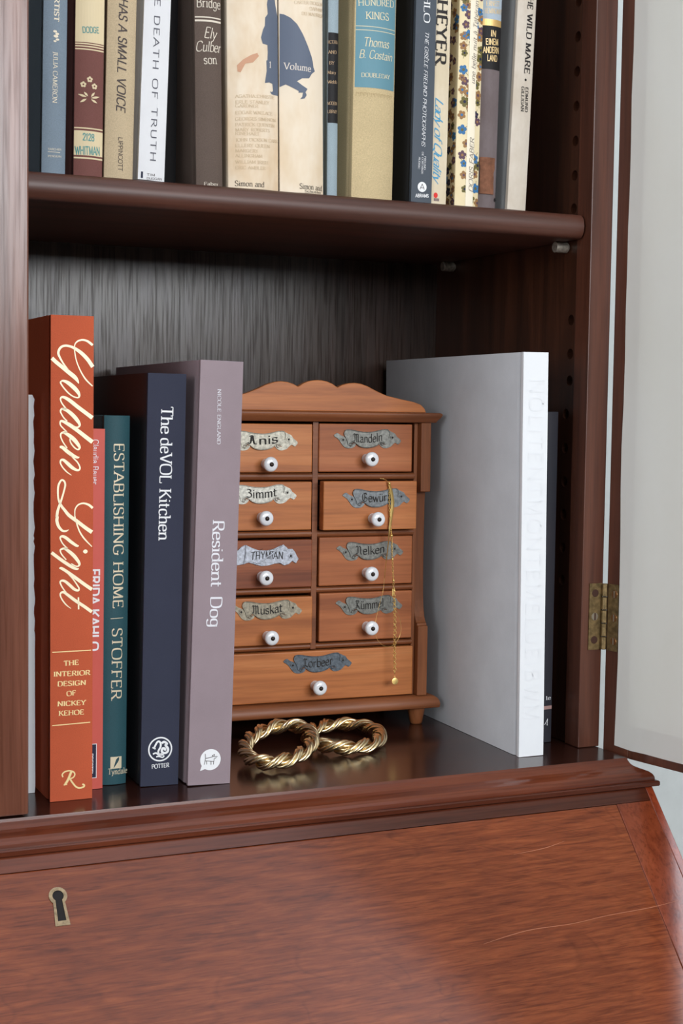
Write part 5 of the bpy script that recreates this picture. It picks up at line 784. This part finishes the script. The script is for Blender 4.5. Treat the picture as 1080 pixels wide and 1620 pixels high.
r, s, w, h = book('truth', 'book', 'slim white book with widely spaced grey capitals', .203, .145, .0006, paper('white_jacket', (226, 227, 229), (218, 218, 220), .5), G1, t=.0016, page=PAGEW); letter('truth', r, s)
q = MB(); rect_on(q, s, -.0072, -.0058, .0010, .0052, .0002); q.build('publisher_mark', ink('navy'), r, fix=False)
BK['black'] = (-.3215, -.3085, .048, .35, 0, .405)
book('black', 'book', 'plain black book set back in the dark gap beside the white book', .212, .150, .0015, cloth('black_cloth', (13, 12, 13), .85), G1)
r, s, w, h = book('ely', 'book', 'dark brown book on bridge with cream lettering and double rule', .205, .140, .0026, cloth('brown_cloth', (96, 82, 74), .8, 1500, .3), G1, page=PAGED); letter('ely', r, s)
q = MB(); 
for zz in XD['ely_rules']: rect_on(q, s, -w / 2 * .97, w / 2 * .97, zz[1], zz[0], .0002)
q.build('double_rule', ink('bone'), r, fix=False)
CREAMJ = paper('aged_cream_jacket', (233, 218, 196), (212, 184, 148), .7, 16, .3, .34, .56); CREAMJ2 = paper('aged_cream_jacket_b', (233, 218, 196), (218, 194, 160), .7, 13, .3, .32, .5)
DKE = paper('browned_shaded_jacket_side', (96, 78, 54), (58, 44, 30), .8, 60)  # cream jacket's side: shadow and ageing both painted into this dark brown
capes = (XD['man1'], XD['man2'])
for k, key in enumerate(('v1', 'v2')):
    r, s, w, h = book(key, 'book', ('aged cream volume with brown stain, list of names and narrow half of a blue figure', 'aged cream volume with sweep of blue cape and the word Volume')[k], .228, .150, .0055, (DKE, CREAMJ2)[k], G1, page=PAGED, spine=(CREAMJ, CREAMJ2)[k], groove=False)
    q = MB(); P = capes[k]; lim = w / 2 * .995
    P = [(max(-lim, min(lim, u)), vv) for u, vv in P]
    poly_on(q, s, P, .00014)
    q.build('cape_figure', ink('cape'), r, fix=False)
    letter(key, r, s)
    if k == 0:
        q = MB(); poly_on(q, s, XD['stain1'], .0002); q.build('brown_stain', ink('stain'), r, fix=False)
r, s, w, h = book('webb', 'book', 'very thin grey-blue book with black spine label beside the cream volumes', .196, .125, .0012, cloth('pale_blue_cloth', (150, 166, 174), .7), G1, t=.0016)
q = MB(); rect_on(q, s, -w / 2 * .98, w / 2 * .98, XD['webb_v'][1], XD['webb_v'][0], .0001); q.build('spine_label', ink('dark'), r, fix=False); letter('webb', r, s)
r, s, w, h = book('cost', 'book', 'thick tan cloth novel with a broad blue spine label', .214, .150, .0042, cloth('wheat_cloth', (198, 178, 138), .8, 1300, .35), G1)
q = MB(); v = XD['cost_v']; hw = w / 2 * .95; rect_on(q, s, -hw, hw, v[0], .205, .0001, 0, 14)
for a, b in ((v[2], v[1]), (v[4], v[3])): rect_on(q, s, -hw, hw, (a + b) / 2 - .0002, (a + b) / 2 + .0002, .0002, 1, 14)
q.build('spine_label', [plain('label_blue', (98, 142, 156), .6), ink('wheat')], r, fix=False); letter('cost', r, s)
q = MB(); a, b = XD['cost_key']
for k in range(11):
    u0 = -hw + .001 + k * (2 * hw - .002) / 11; e = .0016
    for pts in ([(u0, b), (u0, a)], [(u0, a), (u0 + e, a)], [(u0 + e, a), (u0 + e, (a + b) / 2)]): stroke_on(q, s, pts, .0003, .0001)
q.build('key_border', plain('border_tan', (168, 146, 104), .7), r, fix=False)
r, s, w, h = book('kahlo', 'book', 'slate grey photography book with white KAHLO lettering and round A emblem', .240, .165, .0001, paper('black_board', (30, 32, 34), (26, 27, 29), .5), G1, spine=paper('slate_jacket', (72, 80, 90), (66, 74, 84), .5), page=PAGEW); letter('kahlo', r, s)
q = MB(); c = XD['kahlo_c']; R_ = .0036; disc_on(q, s, c, R_, .0002, 0, 32)
stroke_on(q, s, [(c[0] - .0018, c[1] - .0018), (c[0], c[1] + .0022)], .0004, .0003, 1); stroke_on(q, s, [(c[0] + .0018, c[1] - .0018), (c[0], c[1] + .0022)], .0004, .0003, 1); stroke_on(q, s, [(c[0] - .0012, c[1] - .0006), (c[0] + .0012, c[1] - .0006)], .0004, .0003, 1)
q.build('round_emblem', [ink('white'), ink('charcoal')], r, fix=False)
r, s, w, h = book('heyer', 'book', 'narrow cream paperback with bold HEYER and blue script title', .178, .110, .0004, paper('cream_paperback', (226, 214, 192), (206, 190, 160), .6, 30), G1, kind='soft', t=.0005, groove=False); letter('heyer', r, s)
q = MB(); disc_on(q, s, XD['heyer_red'], .0016, .0002, 0, 14, 0, .0020); q.build('red_colophon', ink('red'), r, fix=False)
q = MB(); u, v_ = XD['heyer_b']
for k in range(4): rect_on(q, s, u - .002 + k * .0011, u - .0013 + k * .0011, v_ - .0008, v_ + .0012, .0002, 0, 1)
q.build('colophon_lettering', ink('plum'), r, fix=False)
r, s, w, h = book('faber', 'book', 'cream jacketed book scattered with blue and plum flowers and a pale title strip', .205, .140, .0016, paper('cream_jacket', (234, 220, 184), (224, 206, 164), .6, 40), G1, groove=False)
q = MB(); rr = random.Random(12); cols = ['plum', 'floblue', 'flobrown', 'olive', 'plum', 'navy', 'flobrown']
hw = w / 2
def surf2(u, v, off):
    u = min(u, hw - .0001); v = max(v, .0006)
    """spine, then round the left joint on to the board"""
    if u >= -hw: return s(u, v, off)
    return (-hw - off, .0016 + (-hw - u), v)
pts = []
tries = 0
while len(pts) < 140 and tries < 9000:
    tries += 1
    p = (rr.uniform(-hw - .020, hw - .0004), rr.uniform(.002, .203))
    if all(math.hypot(p[0] - a[0], p[1] - a[1]) > .0049 for a in pts): pts.append(p)
for i, p in enumerate(pts):
    ci = rr.randrange(7); sz = rr.uniform(.0027, .0040); a0 = rr.uniform(0, 6)
    lo_, hi_ = p[0] - sz, p[0] + sz
    if lo_ < -hw < hi_: p = (-hw + .0002 + (sz if p[0] > -hw else -sz), p[1])
    for k in range(5): disc_on(q, surf2, (p[0] + sz * .55 * math.cos(a0 + k * 1.2566), p[1] + sz * .6 * math.sin(a0 + k * 1.2566)), sz * .40, .0001, ci, 7)
    disc_on(q, surf2, p, sz * .3, .00016, (ci + 2) % 7, 7)
    a = rr.uniform(0, 6.28); e = (p[0] + sz * 1.5 * math.cos(a), p[1] + sz * 1.5 * math.sin(a))
    if (e[0] < -hw) == (p[0] < -hw) and e[0] < hw: stroke_on(q, surf2, [p, e], .00035, .00008, 3)
q.build('flower_print', [ink(c) for c in cols], r, fix=False)
q = MB(); u0, u1 = XD['faber_u']; rect_on(q, s, u0, u1, .0, .2045, .00022, 0, 4); q.build('title_strip', ink('cream2'), r, fix=False)
s_ = s; letter('faber', r, lambda u, v, off: s_(u, v, off + .00016))
r, s, w, h = book('hem', 'book', 'worn grey book with black and gold title label and brown stain low on the spine', .190, .125, .0022, paper('worn_grey_cloth', (122, 112, 114), (104, 92, 92), .8, 40), G1)
hw = w / 2 * .98; v = XD['hem_v']; q = MB()
rect_on(q, s, -hw, hw, v[0], .189, .0001, 0); rect_on(q, s, -hw, hw, v[1], v[0], .0001, 1); rect_on(q, s, -hw, hw, v[2], v[1], .0001, 2)
q.build('spine_label', [plain('pale_sky_label', (166, 180, 192), .6), plain('gold_band', (212, 176, 112), .4, .5), ink('dark')], r, fix=False); letter('hem', r, s)
q = MB(); a, b = XD['hem_st']; rr = random.Random(5)
P = [(-hw + .0006 + rr.uniform(0, .0008), b + (a - b) * k / 7) for k in range(8)] + [(hw * .62 + rr.uniform(-.0008, .0008), a + (b - a) * k / 7) for k in range(8)]
poly_on(q, s, [(max(-hw, u), vv) for u, vv in P], .0010); 
q.build('brown_stain', plain('leather_stain', (122, 82, 62), .8, 0, .2, 200, .25), r, fix=False)
q = MB(); u, v_ = XD['hem_bug']
for k in range(6): stroke_on(q, s, [(u, v_), (u + .0014 * math.cos(k * 1.05), v_ + .0016 * math.sin(k * 1.05))], .0006, .0003)
q.build('ink_blot', ink('dark'), r, fix=False)
r, s, w, h = book('wild', 'book', 'off-white book with bold black title, rightmost on the upper shelf and leaning right', .208, .140, .0010, paper('grey_board', (150, 152, 152), (138, 140, 140), .7, 40), G1, spine=paper('offwhite_spine', (214, 206, 194), (192, 180, 164), .7, 35)); letter('wild', r, s)
q = MB(); disc_on(q, s, XD['wild_dot'], .0010, .0002, 0, 7); q.build('flower_dot', ink('black'), r, fix=False)

# ---- standing on the desk top
ORC = cloth('rust_cloth', (190, 88, 56), .8, 2000, .3, .12)
BK['golden'][4] = 0.0; BK['stoffer'][4] = 0.0
r, s, w, h = book('golden', 'book', 'tall rust orange book with large cream script title', .3126, .235, .0001, ORC, G2, t=.003, page=PAGEW); letter('golden', r, s, 'subtitle_lettering')
q = MB(); 
for L in XD['script']: stroke_on(q, s, [(a / 1e4, b / 1e4, abs(c) / 1e4 * 1.0) for a, b, c in L], .001, .00022, 0, True, 5)
stroke_on(q, s, XD['tcross'], .0010, .00022); disc_on(q, s, XD['idot'], .0015, .00022, 0, 20, 0, .0013)
FOIL = plain('cream_foil', (255, 240, 204), .45, .1, .5); q.build('script_title', FOIL, r, fix=False)
q = MB()
for L in XD['gold_rules']: stroke_on(q, s, L, .0006, .0002)
for i, L in enumerate(XD['gold_R']): stroke_on(q, s, L, (.0016, .0009, .0011, .0008)[i], .0002)
q.build('swash_initial', plain('foil_gold', INK['gold'], .45, .15, .5), r, fix=False)
r, s, w, h = book('frida', 'book', 'coral red book with white lettering squeezed beside the rust orange book', .2405, .185, .0001, paper('coral_jacket', (206, 96, 84), (198, 88, 76), .5), G2, t=.0016, page=PAGEW, groove=False); letter('frida', r, s)
q = MB(); a, b = XD['prestel']; rect_on(q, s, -w / 2 + .0004, b[0], b[1], a[1], .0001, 1, 2); rect_on(q, s, -w / 2 + .0004, b[0] - .0004, b[1] + .0004, a[1] - .0004, .00016, 0, 2)
q.build('publisher_badge', [ink('navy'), ink('white')], r, fix=False)
r, s, w, h = book('stoffer', 'book', 'dark teal book with thin cream capitals down the rounded spine', .2493, .20, .0022, cloth('teal_cloth', (44, 82, 90), .55, 2200, .12), G2, t=.0026, page=PAGEW); letter('stoffer', r, s)
q = MB(); stroke_on(q, s, XD['stof_bar'], .0004, .0002); a, b = XD['tynd']; rect_on(q, s, a[0], b[0], a[1], b[1], .0002, 0, 4)
cx, cz = (a[0] + b[0]) / 2, (a[1] + b[1]) / 2
stroke_on(q, s, [(cx - .0016, cz - .0034, .0003), (cx - .0004, cz - .0010, .0012), (cx + .0010, cz + .0018, .0020), (cx + .0020, cz + .0036, .0003)], .001, .0003, 1)
q.build('quill_mark', [plain('foil_champ', INK['champ'], .45, .15, .5), plain('quill_teal', (40, 72, 80), .6)], r, fix=False)
r, s, w, h = book('devol', 'book', 'navy cloth kitchen book with white serif title and ring emblem', .2776, .225, .0001, paper('charcoal_board', (40, 38, 40), (34, 33, 35), .35, 30, .5), G2, t=.003, page=PAGEW, spine=cloth('navy_cloth', (50, 53, 70), .75, 2200, .25)); letter('devol', r, s)
q = MB(); c = XD['potter_c']; R_ = XD['potter_r']; disc_on(q, s, c, R_ * 1.02, .0002, 0, 40, R_ * .90)
for L, ww in zip(XD['dragon'], (.0013, .0016, .0009, .0011, .0009)): stroke_on(q, s, L, ww, .0002)
q.build('ring_emblem', ink('white'), r, fix=False)
r, s, w, h = book('dog', 'book', 'mauve grey book lettered Resident Dog with a white dog bubble', .2866, .242, .0001, cloth('mauve_board', (146, 130, 136), .55, 2600, .15, .07), G2, t=.003, page=PAGEW); letter('dog', r, s)
q = MB(); disc_on(q, s, XD['dog_c'], XD['dog_r'], .0002, 0, 40); poly_on(q, s, XD['dog_tail'], .0002, 0)
for L in XD['doglines']: stroke_on(q, s, L, .0004, .00032, 1, False)
q.build('dog_bubble', [ink('white'), ink('charcoal')], r, fix=False)
r, s, w, h = book('gray', 'book', 'large pale grey linen book with white spine, right of the spice chest', .2994, .248, .0001, cloth('pale_grey_linen', (196, 198, 202), .8, 2400, .2, .05), G2, t=.003, page=PAGEW, spine=paper('white_spine', (232, 235, 238), (226, 229, 233), .6)); letter('gray', r, s, 'embossed_lettering')

r, s, w, h = book('dark', 'book', 'dark charcoal book half hidden behind the pale grey linen book', .2563, .20, .0010, paper('charcoal_jacket', (58, 54, 60), (44, 46, 54), .5, 14), G2, page=PAGEW); letter('dark', r, s)
q = MB(); a, b = XD['dark_band']; rect_on(q, s, -w / 2 * .98, w / 2 * .98, b, a, .0001); q.build('pink_band', plain('dusty_pink', (176, 140, 134), .6), r, fix=False)
q = MB(); stroke_on(q, s, XD['dark_n'], .0005, .0002); q.build('white_signature', ink('white'), r, fix=False)
# thin white book with a ragged edge
WX, WY = -0.4183, 0.0165
r = empty('booklet', (WX, WY, 0.0002), (0, 0, 0), 'thin white booklet with ragged edge between left door and rust orange book', 'booklet', G2)
rr = random.Random(9); P = [(0, 0), (0.0048, 0)]; zz = 0
while zz < 0.258:
    zz += rr.uniform(.0015, .009); P.append((0.0052 - .0012 * (zz / .26) + (rr.uniform(-.0006, .0004) if zz > .1 else 0), min(zz, .2605)))
P += [(0.0030, .2621), (0, .2621)]
q = MB(); q.prism(P, lambda p, t: (p[0], t, p[1]), 0, .0006); q.build('spine_paper', paper('white_booklet', (226, 229, 232), (220, 224, 228), .6), r)
q = MB(); q.box(0.0002, 0.0038, 0.0007, 0.18, 0, .2605); q.build('page_block', PAGEW, r)

# ================================================================== JEWELLERY
GOLD = plain('pale_gold', (240, 218, 174), 0.22, 1.0, 0.5); GOLD2 = plain('yellow_gold', (244, 208, 130), 0.34, 0.85, 0.5)
def bracelet(name, label, Cc, A, B, turns):
    C_, A, B = Vector(Cc), Vector(A), Vector(B); N = 420
    P = [C_ + A * math.cos(2 * math.pi * k / N) + B * math.sin(2 * math.pi * k / N) for k in range(N)]
    # even spacing along the oval
    Ls = [0]
    for k in range(N): Ls.append(Ls[-1] + (P[(k + 1) % N] - P[k]).length)
    nn = A.cross(B).normalized(); tot = Ls[-1]
    o = empty(name, (C_.x, C_.y, 0), label=label, cat='bracelet', group='gold rope bracelets'); base = Vector((C_.x, C_.y, 0))
    mb = MB()
    for st in range(2):
        for wire in range(4):
            pts = []
            for k in range(N):
                t = (P[(k + 1) % N] - P[k - 1]).normalized(); u = t.cross(nn).normalized()
                ph = 2 * math.pi * (turns * Ls[k] / tot + st / 2)
                ca, sa = math.cos(ph), math.sin(ph); rad = u * ca + nn * sa; tang = -u * sa + nn * ca
                g = 2 * math.pi * (wire / 4) + ph * 0.0
                pts.append(P[k] + rad * (0.0030 + 0.0016 * math.cos(g)) + tang * (0.0021 * math.sin(g)) - base)
            mb.tube(pts, 0.00136, 7, True)
    q_ = mb.build('rope_chain', GOLD, o, smooth=True)
    return o
bracelet('bracelet', 'gold twisted rope bracelet nearer the mauve grey book, resting on the other', (-0.2290, 0.0440, 0.0128), (0.0170, 0.0300, 0.0060), (0.0225, -0.0085, 0.0014), 6)
bracelet('bracelet', 'gold twisted rope bracelet lying in front of the spice chest, right of the other', (-0.1620, 0.0765, 0.0068), (0.0080, 0.0370, 0.0006), (0.0290, -0.0010, 0.0004), 6)
# necklace hanging out of the ajar drawer
nk = empty('necklace', (-0.168, 0.1173, 0.0002), (0, 0, SPR), 'fine gold necklace with disc charm hanging from the half-open spice drawer', 'necklace')
ND = XD['neck']; YN = -0.0052
q = MB(); P = catmull([tuple(p) for p in ND['strip']], 5); V = []
for i, (x, z, wd) in enumerate(P):
    a = P[max(0, i - 1)]; c = P[min(len(P) - 1, i + 1)]; dx, dz = c[0] - a[0], c[1] - a[1]; l = math.hypot(dx, dz); hwd = wd * .000125
    nx, nz = -dz / l * hwd, dx / l * hwd
    V += [(x - nx, YN - .0002, z - nz), (x, YN - .0010, z), (x + nx, YN - .0002, z + nz)]
q.mesh(V, [f for k in range(len(P) - 1) for f in ((3 * k, 3 * k + 1, 3 * k + 4, 3 * k + 3), (3 * k + 1, 3 * k + 2, 3 * k + 5, 3 * k + 4), (3 * k + 3, 3 * k + 5, 3 * k + 2, 3 * k))])
q.build('herringbone_strand', GOLD2, nk)
q = MB(); q.tube([(x, YN, z) for x, z in catmull([tuple(p[:2]) for p in ND['fine']], 6)], 0.00016, 5); q.build('fine_strand', GOLD2, nk)
def links(mb, pts, step, r, rw, k0=0):
    P = [Vector((x, YN, z)) for x, z in catmull([tuple(p) for p in pts], 12)]
    L = [0]
    for a, b in zip(P, P[1:]): L.append(L[-1] + (b - a).length)
    n = int(L[-1] / step)
    for k in range(n):
        d = (k + .5) * step; i = max(j for j in range(len(L)) if L[j] <= d); i = min(i, len(P) - 2)
        t = (P[i + 1] - P[i]).normalized(); c = P[i] + t * (d - L[i])
        side = Vector((0, -1, 0)).cross(t).normalized(); up = Vector((0, -1, 0))
        a = math.radians(25 if k % 2 else 100); u = side * math.cos(a) + up * math.sin(a)
        mb.tube([c + t * (step * .72 * math.cos(g)) + u * (r * math.sin(g)) for g in [2 * math.pi * j / 10 for j in range(10)]], rw, 5, True)
q = MB(); links(q, ND['chain'][2:], 0.00165, 0.00062, 0.00021); 
P = [(x, -0.0015 if i < 2 else YN, z) for i, (x, z) in enumerate(ND['chain'][:4])]
q.tube(catmull(P, 4), 0.0003, 6); q.build('beaded_chain', GOLD2, nk, smooth=True)
for x, z in ND['beads']:
    q = MB(); q.lathe([(0.0002, -.00115), (0.0008, -.0009), (0.00115, 0), (0.0008, .0009), (0.0002, .00115)], lambda a, b, h: (x + a, YN - .0004 + b, z + h), 14); q.build('bead', GOLD2, nk, smooth=True)
q = MB(); links(q, ND['ext'], 0.0021, 0.00115, 0.00028, 1); q.build('extender_chain', GOLD2, nk, smooth=True)
q = MB(); (x0, z0), (x1, z1) = ND['clasp']
q.box(x0 - .0006, x0 + .0006, YN - .0008, YN + .0002, z1, z0); q.tube([(x0 + .0012, YN, z0 + .001), (x0 + .0019, YN - .0005, z0 - .002), (x0 + .0012, YN, z1 + .001)], 0.0004, 6); q.build('clasp', GOLD2, nk, bevel=.0002)
q = MB(); x, z = ND['disc'][0]; q.lathe([(0.0025, 0), (0.0027, .0001), (0.0027, .0005), (0.0024, .0006), (0.0001, .0006)], lambda a, b, h: (x + a, YN - .0004 - h, z + b), 24)
q.tube([(x + .0007 * math.cos(g), YN, z + .0033 + .0007 * math.sin(g)) for g in [2 * math.pi * j / 10 for j in range(10)]], .0002, 5, True)
o = q.build('disc_charm', GOLD2, nk); smooth_angle(o, 25)
bpy.context.view_layer.update()
